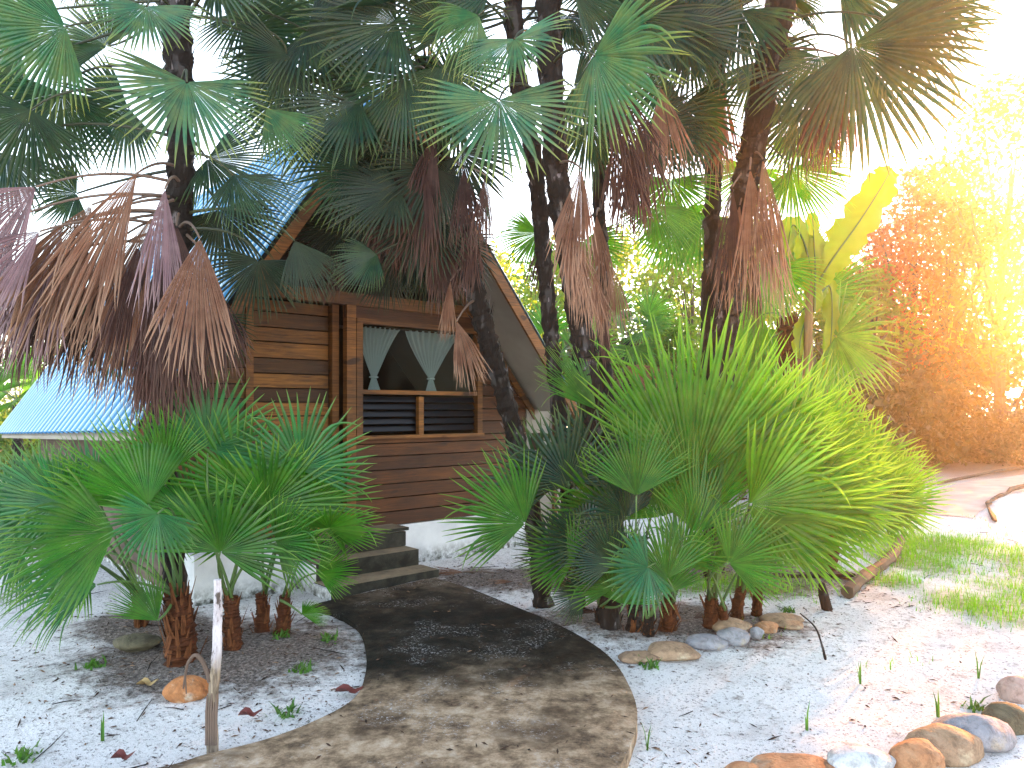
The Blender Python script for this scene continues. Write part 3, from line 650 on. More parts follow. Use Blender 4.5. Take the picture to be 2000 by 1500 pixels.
# ---- C: two palms on the right
C1 = Palm('palm_tree', 'straight palm with a narrow skirt of dead fronds, left of the leaning palm', 'palm tree',
          [gat(1388, 1140)]+path_px([(1386, 900, 6.7), (1385, 640, 6.7), (1390, 460, 6.7), (1395, 300, 6.7), (1402, 140, 6.7), (1408, 0, 6.7)]), .07, .075, 'tall fan palms')
C2 = Palm('palm_tree', 'leaning thick palm with rusty dead fronds beside the banana plant', 'palm tree',
          [gat(1395, 1120)]+path_px([(1403, 900, 6.6), (1418, 650, 6.5), (1440, 480, 6.4), (1468, 300, 6.2), (1500, 130, 6.0), (1530, -30, 5.9), (1545, -140, 5.9)]), .10, .12, 'tall fan palms')
for P, a in [
    (C2, (1665, 88, 5.5, -58, 280, 180, dict(roll=10, dep=-.1))), (C2, (1738, 42, 5.5, -32, 210, 150, dict(roll=-10))), (C2, (1790, -5, 5.6, -25, 170, 140, {})),
    (C2, (1600, 110, 5.9, -110, 190, 190, {})), (C1, (1445, 20, 5.7, -108, 170, 190, {})), (C1, (1350, 90, 6.3, -150, 170, 190, {})), (C1, (1480, 120, 6.3, -60, 170, 190, {})),
    (C2, (1560, 215, 6.3, -95, 150, 190, {})), (C2, (1570, 250, 6.4, -90, 130, 160, dict(mat='lime'))), (C2, (1545, 330, 6.5, -62, 150, 160, dict(mat='lime'))),
    (C1, (1330, -10, 6.2, 170, 190, 200, {})), (C2, (1640, -30, 6.0, 20, 200, 200, {})), (C2, (1460, -30, 5.9, 160, 190, 200, {})), (C1, (1300, 150, 6.6, -160, 150, 190, {})),
    (C1, (1470, 330, 7.1, -130, 130, 190, dict(mat='lime'))), (C1, (1370, 420, 7.4, -110, 140, 190, dict(mat='lime'))), (C1, (1310, 430, 7.6, -60, 130, 190, dict(mat='lime'))), (C2, (1500, 520, 7.4, -80, 130, 170, dict(mat='lime')))]:
    P.F(*a[:6], **{**dict(dep=random.uniform(-.3, .2), roll=random.uniform(-30, 30)), **a[6]})
C2.crown(at(1535, -60, 5.9), 12, lo=-10, hi=60, rr=(.5, .62)); C1.crown(at(1405, 10, 6.7), 10, lo=-10, hi=60)
for P, a in [
    (C1, (1398, 150, 6.3, -92, 210, 34, 'dead', {})), (C1, (1385, 130, 6.4, -97, 200, 32, 'dead_dark', {})), (C1, (1412, 170, 6.4, -84, 190, 32, 'dead', {})), (C1, (1370, 190, 6.6, -96, 170, 34, 'dead_dark', {})),
    (C2, (1592, 196, 5.9, -88, 135, 75, 'dead_dark', dict(fold=.5, rag=.06))), (C2, (1430, 365, 6.1, -94, 220, 40, 'dead_dark', {})), (C2, (1465, 330, 6.0, -88, 260, 36, 'dead', {})),
    (C2, (1490, 310, 5.9, -83, 260, 34, 'dead', {})), (C2, (1445, 400, 6.2, -97, 200, 40, 'dead', {})), (C2, (1505, 400, 6.0, -86, 210, 32, 'dead', {})), (C2, (1640, 110, 5.7, -95, 230, 60, 'dead_dark', {})),
    (C2, (1470, 480, 6.2, -90, 170, 30, 'dead_dark', {})), (C1, (1330, 170, 6.6, -85, 170, 40, 'dead_dark', {}))]:
    P.D(*a[:6], mat=a[6], **a[7])

# ---- small palm behind the banana plant
SP = Palm('palm_tree', 'small brown-trunked palm standing behind the banana plant', 'palm tree',
          [gat(1545, 1020)]+path_px([(1543, 900, 9.0), (1541, 740, 9.0), (1540, 620, 9.0)]), .13, .13, 'tall fan palms', tmat='stub', bmat='tan_boot', pmat='petiole')
for a in [(1632, 657, 8.3, -12, 150, 230), (1490, 615, 8.6, -155, 130, 180), (1600, 580, 9, 40, 130, 200), (1530, 560, 9, 95, 120, 200), (1480, 680, 8.8, 200, 120, 190), (1460, 560, 9.2, 150, 120, 190), (1610, 700, 9, -50, 120, 180), (1560, 540, 9.4, 70, 130, 200), (1500, 640, 9.3, -120, 110, 190)]:
    SP.F(*a, dep=random.uniform(-.4, .3), roll=random.uniform(-40, 40), mat='lime', pm='petiole', start=at(1540, 640, 9.0))

# ---- dwarf palms, left bed
def dwarf(label, base, top, r0, fr, group, mat='dwarf', stub='stub', tallpm='petiole', Yf=None):
    P = Palm('dwarf_palm', label, 'palm plant', [base, base.lerp(top, .5)+Vector((random.uniform(-.015, .015), 0, 0)), top], r0, r0*.75, group, tmat=stub, bmat='tan_boot', boots=2.2 if r0 > .05 else 1.6, bl=1.9, pmat=tallpm)
    for a in fr:
        kw = dict(a[6]) if len(a) > 6 else {}
        P.F(*a[:6], **{**dict(dep=random.uniform(-.35, .35), roll=random.uniform(-35, 35), mat=mat, start=top+Vector((random.uniform(-.03, .03), random.uniform(-.03, .03), -.02)), pm=tallpm, pr=.008, n=32, droop=.05, fold=.75, split=.47), **kw})
    return P
GL = 'dwarf palms in the left bed'; GRp = 'dwarf palms in the right bed'
T = 'dwarf_teal'
dwarf('stubby red-brown palm with the thickest trunk, beside the white stake', gat(352, 1305), at(345, 1165, 4.62), .095, [
    (224, 1038, 4.2, 192, 240, 130, dict(dep=-.2, roll=30, droop=.3)), (308, 1003, 4.05, -112, 120, 200, dict(mat=T, dep=-.4, roll=0)),
    (290, 985, 4.5, 122, 215, 120, dict(dep=.1, roll=10)), (120, 985, 4.5, 165, 170, 170, dict(mat=T)), (160, 1080, 4.6, -155, 190, 120, dict(droop=.5)),
    (190, 1142, 4.4, -172, 190, 80, dict(droop=.7, mat=T)), (308, 1212, 4.4, 125, 115, 90, dict(dep=-.1)), (320, 930, 4.7, 90, 150, 110, {})], GL)
dwarf('palm stub with shaggy brown fibre right behind the white stake', gat(455, 1282), at(452, 1165, 4.82), .06, [
    (430, 1078, 4.45, 62, 175, 210, dict(dep=-.2, roll=0, mat='dwarf')), (406, 876, 4.8, 82, 165, 220, dict(mat=T, roll=0)), (520, 990, 4.7, 45, 170, 190, {}),
    (470, 960, 4.9, 100, 170, 200, {}), (385, 1010, 4.7, 130, 170, 190, {}), (540, 1060, 4.6, 10, 130, 170, {})], GL)
dwarf('dark palm stub nearest the steps at the left bed', gat(548, 1248), at(556, 1165, 5.15), .05, [
    (577, 1094, 4.8, 75, 110, 140, {}), (642, 1032, 4.8, 22, 125, 220, dict(dep=-.4, roll=45)), (620, 1120, 5.0, 20, 100, 120, {}), (590, 1200, 5.05, 15, 60, 120, {})], GL)
dwarf('twin-stemmed dark palm stub left of the one nearest the steps', gat(512, 1246), at(510, 1160, 5.2), .05, [
    (586, 916, 5.0, 72, 165, 200, dict(mat=T, roll=0, dep=-.1)), (530, 1000, 5.1, 60, 150, 190, {}), (600, 985, 5.2, 30, 150, 190, {}), (480, 1040, 5.1, 120, 140, 190, {})], GL)
dwarf('small dark palm stub behind the grey stone at the left', gat(276, 1235), at(268, 1150, 5.3), .05, [
    (90, 1000, 5.0, 165, 170, 190, dict(mat=T)), (30, 985, 5.2, 140, 125, 190, dict(mat=T)), (185, 960, 5.2, 110, 130, 150, dict(mat=T)), (40, 1060, 4.9, 200, 170, 160, dict(mat=T, droop=.4)),
    (240, 990, 5.3, 85, 140, 190, {}), (-20, 1010, 5.0, 190, 150, 180, dict(mat=T)), (150, 1010, 5.1, 150, 150, 190, {})], GL)

# ---- dwarf palms, right bed; darker canopy leaf paints the clump's inner shade
dwarf('lush dwarf palm at the path edge with a bright fan over the white base', gat(1128, 1195), at(1120, 1120, 5.6), .06, [
    (1026, 1022, 5.0, 148, 178, 150, dict(roll=0, dep=-.1, n=34, cup=.05)), (1110, 940, 5.2, 100, 160, 210, dict(mat='canopy')), (1070, 960, 5.5, 125, 160, 200, dict(mat='canopy')), (1160, 900, 5.4, 70, 150, 200, dict(mat='canopy')),
    (1150, 1060, 5.2, 130, 150, 180, dict(mat='canopy')), (1165, 800, 5.3, 130, 160, 60, dict(droop=.05)), (1180, 1000, 5.3, 90, 160, 190, {}), (1100, 1080, 5.5, 160, 110, 150, dict(mat='canopy'))], GRp, stub='trunk')
dwarf('dwarf palm with small bright star-shaped frond at the path edge', gat(1235, 1240), at(1240, 1170, 5.2), .06, [
    (1243, 968, 4.8, 92, 170, 120, dict(roll=0, dep=-.1)), (1266, 1108, 4.5, -155, 110, 220, dict(dep=-.4, roll=0, n=26, mat='dwarf_teal')), (1225, 1010, 5.1, 120, 150, 190, dict(mat='canopy')),
    (1200, 1100, 4.9, 150, 120, 150, dict(mat='canopy')), (1290, 900, 5.2, 85, 190, 150, {})], GRp, stub='trunk')
dwarf('dwarf palm with the tallest upright fans in the right bed', gat(1300, 1240), at(1305, 1170, 5.2), .06, [
    (1304, 1130, 4.6, 115, 140, 160, dict(roll=0)), (1350, 950, 5.0, 92, 370, 100, dict(mat='lime', roll=0, dep=0)), (1310, 940, 5.2, 102, 290, 110, {}), (1400, 900, 5.4, 80, 290, 120, dict(mat='lime')),
    (1360, 1040, 4.9, 80, 190, 120, {}), (1290, 1010, 5.1, 100, 170, 160, {})], GRp)
dwarf('dwarf palm with broad yellow-green fans over the border stones', gat(1385, 1235), at(1390, 1165, 5.2), .055, [
    (1464, 985, 4.7, 12, 240, 170, dict(mat='lime', dep=-.1, roll=20)), (1424, 1100, 4.6, 30, 140, 160, dict(roll=0)), (1440, 920, 5.1, 60, 230, 160, dict(mat='lime')), (1462, 1014, 4.6, -6, 210, 50, dict(mat='lime', roll=50, droop=.2)),
    (1380, 1000, 5.0, 95, 200, 140, {}), (1500, 940, 5.2, 50, 230, 150, dict(mat='lime'))], GRp)
dwarf('brown-stubbed dwarf palm spreading to the right over the stones', gat(1440, 1215), at(1448, 1150, 5.5), .05, [
    (1520, 1000, 5.3, 20, 230, 170, dict(mat='lime')), (1560, 900, 5.5, 50, 200, 150, dict(mat='lime')), (1500, 1030, 5.2, 12, 210, 130, dict(mat='lime', droop=.1)), (1480, 860, 5.7, 80, 180, 170, dict(mat='lime')), (1590, 985, 5.4, 15, 190, 160, dict(mat='lime', droop=.12))], GRp)
dwarf('small brown-stubbed dwarf palm at the right end of the border stones', gat(1478, 1205), at(1482, 1150, 5.6), .04, [
    (1620, 960, 5.8, 25, 170, 190, dict(mat='lime')), (1530, 880, 6.0, 70, 180, 180, dict(mat='lime')), (1560, 830, 6.4, 60, 160, 180, dict(mat='lime'))], GRp)
dwarf('far dwarf palm whose fans reach out over the grass at the right', gat(1615, 1120), at(1630, 1040, 7.2), .07, [
    (1690, 960, 6.8, 35, 150, 200, dict(mat='lime')), (1730, 990, 6.6, 8, 130, 170, dict(mat='lime', droop=.15)), (1640, 900, 7.2, 70, 130, 190, dict(mat='lime')), (1700, 900, 7.4, 40, 120, 190, dict(mat='lime')), (1610, 850, 7.6, 80, 120, 190, dict(mat='lime')), (1650, 985, 6.6, 5, 160, 140, dict(mat='lime', droop=.15)), (1750, 960, 7.0, 15, 110, 180, dict(mat='lime')), (1580, 930, 7.2, 100, 130, 190, dict(mat='lime'))], GRp)
dwarf('low dark green dwarf palm hiding the trunks at the path edge', gat(1175, 1225), at(1178, 1180, 5.3), .045, [
    (1120, 1095, 5.1, 150, 110, 180, dict(mat='dwarf')), (1195, 1150, 5.0, 120, 110, 180, {}), (1160, 1120, 5.2, 60, 120, 180, dict(mat='canopy')), (1140, 1160, 5.2, 190, 80, 150, dict(mat='canopy')), (1215, 1180, 5.0, 80, 100, 150, {})], GRp, stub='trunk')
dwarf('low dwarf palm in the middle of the right bed behind the border stones', gat(1268, 1248), at(1270, 1200, 5.0), .04, [
    (1300, 1160, 4.9, 80, 120, 100, {}), (1330, 1090, 4.9, 70, 140, 140, {}), (1225, 1100, 5.0, 120, 110, 140, dict(mat='canopy'))], GRp, stub='trunk')
dwarf('low dwarf palm between the two brown-stubbed ones in the right bed', gat(1412, 1232), at(1412, 1185, 5.2), .035, [
    (1390, 1120, 5.1, 100, 120, 120, {}), (1450, 1100, 5.1, 70, 130, 120, {})], GRp)
DB = dwarf('dead brown palm stub with a pale pole behind the bushes', gat(1212, 1110), at(1212, 760, 7.4), .035, [], None, stub='boot')
DB.D(1222, 715, 7.2, -20, 120, 90, mat='dead', fold=.5, droop=.5, n=30); DB.D(1205, 740, 7.3, 160, 70, 90, mat='dead', fold=.5, droop=.6, n=26)

# ------------------------------------------------------------------ banana plant
bp = empty('banana_plant', gat(1575, 1040), 'banana plant with torn yellow-green upright leaves beside the leaning palm', 'banana plant')
YB = 8.0
mb = MB(); mb.tube(catmull([gat(1572, 1092), at(1574, 900, YB), at(1577, 740, YB), at(1580, 600, YB), at(1588, 520, YB)], 5), [.075-.0022*i for i in range(21)], 10, jit=.06); mb.build('stem', M['banana_stem'], bp, smooth=True)
def banana_leaf(P, wpx, Nx=(0, -1, 0), name='leaf', wave=.02, torn=5):
    pts = catmull([at(*p) for p in P], 8); n = len(pts); v = []; f = []; rv = []
    for i, p in enumerate(pts):
        k = i/(n-1); d = (pts[min(i+1, n-1)]-pts[max(i-1, 0)]).normalized(); b = d.cross(Vector(Nx)).normalized(); nn = b.cross(d)
        w = wpx/F*YB*max(.04, math.sin(math.pi*min(1, (k*.93+.05)))**.55)
        for j in (-3, -2, -1, 0, 1, 2, 3):
            x = j/3; ww = w*x*(1+.07*math.sin(i*2.1+j))
            if abs(j) == 3 and (i % torn == 0): ww *= .72
            v.append(p+b*ww+nn*(-.22*w*abs(x)+wave*math.sin(i*.9+j*2)*abs(x)))
            rv.append(.2)
    for i in range(n-1):
        for j in range(6): f.append((i*7+j, i*7+j+1, (i+1)*7+j+1, (i+1)*7+j))
    o = mesh_obj(name, v, f, M['banana'], bp, {'rad': rv, 'var': [random.random()*.3 for _ in rv]}, smooth=True)
    mb = MB(); mb.tube([q+Vector((0, -.006, 0)) for q in pts], [.014*(1-.8*i/(n-1)) for i in range(n)], 5); mb.build('midrib', M['petiole'], o)
banana_leaf([(1590, 610, 8), (1592, 540, 7.95), (1590, 480, 7.9), (1586, 415, 7.95)], 26)
banana_leaf([(1592, 560, 8), (1630, 500, 7.9), (1680, 430, 7.9), (1730, 350, 8.0), (1738, 325, 8.1)], 38)
banana_leaf([(1590, 560, 8), (1572, 480, 7.9), (1548, 440, 7.8), (1535, 500, 7.8)], 24)
banana_leaf([(1590, 590, 8.1), (1620, 560, 8.2), (1624, 640, 8.3), (1612, 745, 8.3)], 17)
banana_leaf([(1584, 600, 8.1), (1565, 650, 8.0), (1560, 700, 8.0)], 16)
mb = MB(); mb.tube(catmull([gat(1618, 1075), at(1616, 820, 8.4), at(1612, 745, 8.3)], 5), [.035-.002*i for i in range(11)], 7, jit=.1); mb.build('stem', M['banana_stem'], bp)

# ------------------------------------------------------------------ broadleaf trees behind
def leaf_cloud(centers, per, size, spreadr, flat=.7):
    C = np.asarray(centers); n = len(C)*per
    c = np.repeat(C, per, axis=0)+RNG.normal(0, 1, (n, 3))*spreadr*np.array([1, 1, flat])
    a = RNG.normal(0, 1, (n, 3)); a /= np.linalg.norm(a, axis=1)[:, None]; b = np.cross(a, RNG.normal(0, 1, (n, 3))); b /= np.linalg.norm(b, axis=1)[:, None]
    sz = (size*RNG.uniform(.5, 1.3, n))[:, None]
    V = np.stack([c-a*sz, c+b*sz*.42, c+a*sz, c-b*sz*.42], 1).reshape(-1, 3)
    Fq = np.arange(n*4).reshape(-1, 4)
    return V, Fq, np.repeat(RNG.random(n), 4)
def make_tree(name, loc, h, cr, label, mat, nclump=60, per=70, size=.13, zlow=.3, group=None, tr=.16, dens=1.0):
    loc = Vector(loc); e = empty(name, loc, label, 'shrub' if name == 'shrub' else 'tree', group)
    top = loc+Vector((random.uniform(-.6, .6), random.uniform(-.5, .5), h*.8))
    tp = catmull([loc-Vector((0, 0, .2)), loc.lerp(top, .4)+Vector((random.uniform(-.3, .3), 0, 0)), top], 5); mb = MB()
    mb.tube(tp, [tr*(1-.8*i/(len(tp)-1)) for i in range(len(tp))], 8, jit=.1)
    cs = []; limbs = []
    for i in range(nclump):
        az = random.random()*6.283; zz = random.uniform(zlow, 1.0); q = math.sin(math.pi*min(1, (zz-zlow)/(1-zlow)*.8+.18))
        r = cr*q*random.uniform(.35, 1.05)
        cs.append(loc+Vector((math.cos(az)*r, math.sin(az)*r, h*zz+random.uniform(-.2, .2))))
    for c in random.sample(cs, min(len(cs), 20)):
        k = max(.15, min(.9, (c.z-loc.z)/h-.2)); b = tp[int(k*(len(tp)-1))]
        mb.tube(bez(b, b.lerp(c, .5)+Vector((0, 0, -.15)), c, 5), [tr*.34*(1-.8*i/5) for i in range(6)], 5)
    mb.build('trunk', M['bark'], e)
    V, Fq, vr = leaf_cloud(cs, per, size, cr*.17*dens)
    mesh_obj('crown', V, Fq, M[mat], e, {'rad': np.zeros(len(V)), 'var': vr})
    return e
def copy_tree(o, loc, label, rz=0, sc_=1.0):
    r = o.copy(); COL.objects.link(r); r.location = loc; r.rotation_euler = (0, 0, rz); r.scale = (sc_,)*3; r['label'] = label
    for ch in o.children:
        c = ch.copy(); COL.objects.link(c); c.parent = r
    return r
GW = 'trees of the wood behind the clearing'
def X(px, Y): return (px-1000)/F*Y
specs = [
  ('gold', 1960, 24, 11.8, 3.7, 'tallest golden backlit tree at the right edge of the photo'),
  ('gold', 1800, 27, 10.0, 3.4, 'golden backlit tree left of the tallest one at the right edge'),
  ('gold', 1880, 31, 12.0, 3.8, 'glow-tinted tree far back between the two right-hand trees'),
  ('gold', 1725, 29, 8.4, 3.2, 'shorter glow-tinted tree right beside the banana leaf tip'),
  ('gold', 1855, 26, 9.0, 3.0, 'glow-tinted tree in front of the far one between the right-hand trees'),
  ('tree', 1690, 26, 6.2, 2.8, 'olive tree right behind the banana plant'),
  ('tree', 1590, 30, 8.0, 3.0, 'olive tree behind the small brown-trunked palm'),
  ('tree', 1450, 27, 8.2, 3.0, 'yellow-lit tree seen between the two right-hand palms'),
  ('tree', 1330, 22, 6.4, 2.8, 'yellow-lit tree above the green shrub'),
  ('tree', 1200, 25, 7.4, 2.8, 'yellow-lit tree behind the thick central palm'),
  ('tree', 1080, 21, 6.0, 2.6, 'yellow-lit tree right of the cabin roof'),
  ('tree', 940, 27, 7.0, 2.8, 'tree behind the cabin, hidden by palm fronds'),
]
protos = {}
for kind, px, Y, h, cr, lb in specs:
    if (kind, 0) not in protos or len([k for k in protos if k[0] == kind]) < 3:
        i = len([k for k in protos if k[0] == kind])
        e = make_tree('tree', (X(px, Y), Y, 0), h, cr, lb, kind+'_leaf', 115, 62 if kind == 'gold' else 50, .12 if kind == 'gold' else .14, .24 if kind == 'gold' else .20, GW, dens=.8, tr=.22 if kind == 'gold' else .16); protos[(kind, i)] = (e, h)
    else:
        e0, h0 = protos[(kind, random.randrange(3))]; copy_tree(e0, (X(px, Y), Y, 0), lb, random.random()*6, h/h0)
# understorey bushes along the wood's edge
GU = 'bushes at the edge of the wood'
sh = None
for i, (px, Y, h, lb) in enumerate([
    (1700, 21, 2.4, 'dark bush at the wood edge nearest the far palm fans'), (1790, 22.5, 2.6, 'brown-lit bush right of the one by the palm fans'),
    (1860, 24, 1.3, 'low bush left of the small tree trunk at the wood edge'), (1930, 23, 1.2, 'low orange-lit bush near the right edge'), (1995, 22, 1.5, 'orange-lit bush cut by the right photo edge'),
    (1620, 20, 3.0, 'bush behind the banana plant stems'), (1750, 25, 4.0, 'tall bush behind the dark bush at the wood edge'), (1900, 27, 4.2, 'tall bush behind the low orange-lit bush'),
    (1500, 18, 3.0, 'olive bush behind the leaning palm'), (1430, 15, 2.6, 'olive bush right of the bright green shrub'), (1240, 14, 2.6, 'green bush left of the bright green shrub'), (1140, 16, 3.0, 'green bush behind the slim trunks')]):
    if sh is None: sh = make_tree('shrub', (X(px, Y), Y, 0), h, 1.9, lb, 'bush_leaf', 60, 70, .10, .02, GU, tr=.05)
    else: copy_tree(sh, (X(px, Y), Y, 0), lb, random.random()*6, h/2.4)
make_tree('shrub', (X(1315, 13), 13, 0), 2.9, 1.05, 'bright green feathery shrub behind the tall fans', 'shrub_leaf', 60, 120, .06, .35, tr=.05)
make_tree('shrub', (X(60, 19), 19, 0), 1.6, 1.4, 'yellow-green shrub left of the cabin', 'shrub_leaf', 50, 70, .09, .05, tr=.05)
make_tree('shrub', (X(-60, 24), 24, 0), 2.6, 2.4, 'green shrub at the far left edge of the photo', 'shrub_leaf', 60, 80, .11, .05, tr=.05)
for px, py, Y, lb in ((35, 770, 14, 'small light-green fan palm beyond the blue roof at the left'), (85, 720, 19, 'farther light-green fan palm just above the blue roof eave')):
    bpz = Palm('palm_tree', lb, 'palm tree', [Vector((X(px, Y), Y, 0)), Vector((X(px, Y), Y, 1)), at(px, py+20, Y)], .09, .09, pmat='petiole')
    bpz.crown(at(px, py+15, Y), 12, lo=-20, hi=80, rr=(.6, .75), pl=(.4, .7), mat='lime', n=26) if False else None
    for k in range(12):
        az = k*2.4; el = random.uniform(-.4, 1.2); d = Vector((math.cos(az)*math.cos(el), math.sin(az)*math.cos(el), math.sin(el))); C = at(px, py+15, Y)
        bpz.frond(C+d*.5, d+Vector((0, 0, -.3)), Vector((0, -1, .4)), .65, 210, n=26, mat='lime', start=C.copy())
for px, py, Y, lb in ((1085, 690, 11, 'light-green fan palm seen between the cabin roof and the thick palm'), (1225, 640, 13, 'light-green fan palm left of the bright green shrub')):
    bpz = Palm('palm_tree', lb, 'palm tree', [Vector((X(px, Y), Y, 0)), Vector((X(px, Y), Y, .6)), at(px, py+20, Y)], .08, .08, pmat='petiole')
    for k in range(13):
        az = k*2.4; el = random.uniform(-.6, 1.2); d = Vector((math.cos(az)*math.cos(el), math.sin(az)*math.cos(el), math.sin(el))); C = at(px, py+15, Y)
        bpz.frond(C+d*.5, d+Vector((0, 0, -.3)), Vector((0, -1, .4)), .6, 210, n=28, mat='lime', start=C.copy())

# ------------------------------------------------------------------ stones, sticks, litter
def stone_mat(name, a, b, c=None):
    s = NT(name); n1 = s.noise(5, 5, .65, s.obj(), .6); n2 = s.noise(45, 4, .7, s.obj())
    col = s.ramp(n1, [(.35, a), (.55, b)]+([(.66, c)] if c else []))
    col = s.mix(s.ramp(n2, [(.55, (0,)*3), (.8, (.5,)*3)]), col, (.12, .1, .08)); col = s.mix(s.ramp(s.noise(14, 6, .75, s.obj(), .8), [(.45, (0,)*3), (.65, (.7,)*3)]), col, s.mix(.7, col, (.03, .02, .015))); s.bump(s.math('ADD', n2, s.math('MULTIPLY', n1, 2.0)), .012); return s.done(col, .8, .25)
SM = {'orange': stone_mat('orange_stone', (.42, .19, .09), (.52, .28, .15), (.45, .33, .24)), 'tan': stone_mat('tan_stone', (.30, .20, .12), (.42, .28, .18), (.55, .44, .30)),
      'grey': stone_mat('grey_stone', (.24, .25, .28), (.34, .34, .37), (.42, .37, .30)), 'white': stone_mat('white_stone', (.55, .57, .62), (.66, .67, .66), (.35, .38, .45)),
      'olive': stone_mat('olive_stone', (.07, .065, .04), (.16, .14, .09)), 'pink': stone_mat('pink_stone', (.42, .26, .22), (.50, .36, .31)), 'mottled': stone_mat('mottled_stone', (.42, .15, .05), (.5, .22, .09), (.7, .55, .42))}
def stone(px, py, wpx, hpx, mat, label, group=None, rot=0.0, depth=1.1, ang=.5):
    c = gat(px, py+hpx*.35); w = wpx/F*c.y/2; h = hpx/F*c.y/2
    bm = bmesh.new(); bmesh.ops.create_icosphere(bm, subdivisions=4, radius=1)
    sd_ = random.random()*50
    planes = [Vector((random.gauss(0, 1), random.gauss(0, 1), random.gauss(0, .7))).normalized() for _ in range(8)]
    for v in bm.verts:
        p = v.co.copy(); k = 1
        for pl in planes:
            d = p.dot(pl); lim = .80
            if d > lim: k = min(k, lim/d)
        p = p*(1-(1-k)*ang*1.6)*(1+.13*noise.noise(p*1.3+Vector((sd_, 0, 0)))+.03*noise.noise(p*6))
        p = Vector((p.x*w, p.y*w*depth*.75, p.z*h)); p.rotate(Matrix.Rotation(rot, 3, 'Z'))
        v.co = p
    me = bpy.data.meshes.new('stone'); bm.to_mesh(me); bm.free(); me.materials.append(SM[mat]); me.polygons.foreach_set('use_smooth', [True]*len(me.polygons))
    o = bpy.data.objects.new('stone', me); COL.objects.link(o); o.location = (c.x, c.y, gz(c.x, c.y)+h*.55); tag(o, label, 'stone', group)
GB = 'stones edging the right corner'; GC = 'border stones below the right bed'
for a in [(1455, 1500, 110, 34, 'orange', 'flat orange stone, leftmost of the corner row'), (1560, 1498, 190, 44, 'orange', 'long orange stone second from the left in the corner row'),
          (1682, 1482, 130, 62, 'white', 'pale white and grey stone between the orange ones'), (1792, 1470, 105, 80, 'orange', 'blocky rust-brown stone beside the pale one'),
          (1838, 1440, 150, 70, 'tan', 'large tan stone with an orange top behind the rust-brown one'), (1898, 1412, 150, 76, 'grey', 'smooth grey boulder in the corner row'),
          (1965, 1385, 90, 64, 'olive', 'dark olive stone right of the grey boulder'), (1990, 1340, 80, 54, 'pink', 'pinkish stone at the right photo edge')]: stone(*a, group=GB)
for a in [(1245, 1281, 84, 18, 'tan', 'flattest border stone touching the path edge'), (1313, 1270, 108, 32, 'tan', 'wide tan border stone, second from the path'), (1385, 1256, 92, 26, 'grey', 'grey-brown border stone, third from the path'),
          (1430, 1232, 80, 28, 'tan', 'raised tan border stone resting above the others'), (1432, 1248, 72, 34, 'grey', 'grey border stone below the raised tan one'), (1478, 1242, 28, 28, 'grey', 'smallest round grey border stone'), (1497, 1230, 52, 22, 'orange', 'reddish border stone among the tan ones'),
          (1522, 1212, 86, 20, 'tan', 'long thin border stone farthest from the path'), (1540, 1224, 60, 16, 'tan', 'thin border stone at the right end')]: stone(*a, group=GC)
stone(365, 1348, 86, 52, 'mottled', 'orange and white mottled rock beside the stake')
stone(270, 1262, 92, 36, 'olive', 'dull grey-green stone under the left dwarf palms')
# stake and bent stick
s = NT('painted_bark'); g = s.n('ShaderNodeSeparateXYZ'); s.l(s.obj(), g.inputs[0]); n1 = s.noise(1, 5, .7, s.mapv((25, 25, 8)))
hz = s.math('ADD', g.outputs[2], s.math('MULTIPLY', s.math('SUBTRACT', n1, .5), .22))
c = s.mix(s.ramp(hz, [(.36, (0,)*3), (.44, (1,)*3)]), s.ramp(s.noise(1, 5, .7, s.mapv((60, 60, 5))), [(.35, (.10, .075, .055)), (.62, (.38, .30, .22))]), s.ramp(n1, [(.40, (.66, .63, .66)), (.56, (.46, .42, .45)), (.61, (.10, .08, .07))]))
s.bump(n1, .008); M['painted'] = s.done(c, .8, .2)
b0 = gat(416, 1457); e = empty('wooden_stake', b0, 'upright stake with white upper half and weathered brown foot', 'stake')
def up(px, py): return at(px, py, b0.y)
mb = MB(); mb.tube(catmull([b0-Vector((0, 0, .05)), up(414, 1400), up(420, 1320), up(425, 1230), up(425, 1132)], 5), [.028-.0005*i for i in range(21)], 10, jit=.12); mb.build('post', M['painted'], e)
mb = MB(); mb.tube(catmull([up(412, 1330)+Vector((0, -.01, 0)), up(400, 1300), up(385, 1280), up(374, 1285), up(364, 1305), up(358, 1345)], 4), [.014-.0005*i for i in range(21)], 7, jit=.2)
mb.tube([up(366, 1300), up(362, 1322), up(364, 1355)], [.006, .005, .003], 5); mb.build('branch', M['petiole_dead'], e)
mb = MB()
for k in range(5): q = up(407+k*4.5, 1385); mb.tube([q+Vector((0, -.024, -.16)), q+Vector((.002, -.027, 0)), q+Vector((.004, -.024, random.uniform(.03, .11)))], [.007, .007, .003], 5)
mb.build('splinter', M['petiole_dead'], e)
# log, sticks, post and bench board at right
mb = MB(); mb.tube(catmull([gat(1655, 1168)+Vector((0, 0, .05)), gat(1690, 1135)+Vector((0, 0, .05)), gat(1740, 1098)+Vector((0, 0, .05)), gat(1760, 1060)+Vector((0, 0, .05))], 5), [.055]*16, 9, jit=.15); tag(mb.build('log', M['bark']), 'dark rotting log lying between the far palm and the sand', 'log')
mb = MB(); mb.tube(catmull([gat(1612, 1290)+Vector((0, 0, .01)), at(1606, 1262, 4.9), at(1592, 1225, 5.1), at(1563, 1198, 5.4)], 5), [.009-.0003*i for i in range(16)], 6, jit=.15); tag(mb.build('stick', M['trunk']), 'thin black curved stick lying on the sand right of the stones', 'stick')
mb = MB(); mb.tube([gat(1616, 1190)+Vector((0, 0, -.02)), at(1608, 1160, 5.95), at(1604, 1140, 6.0)], [.04, .035, .025], 8, jit=.2); tag(mb.build('stump', M['trunk']), 'short charred stump beside the dark log', 'stump')
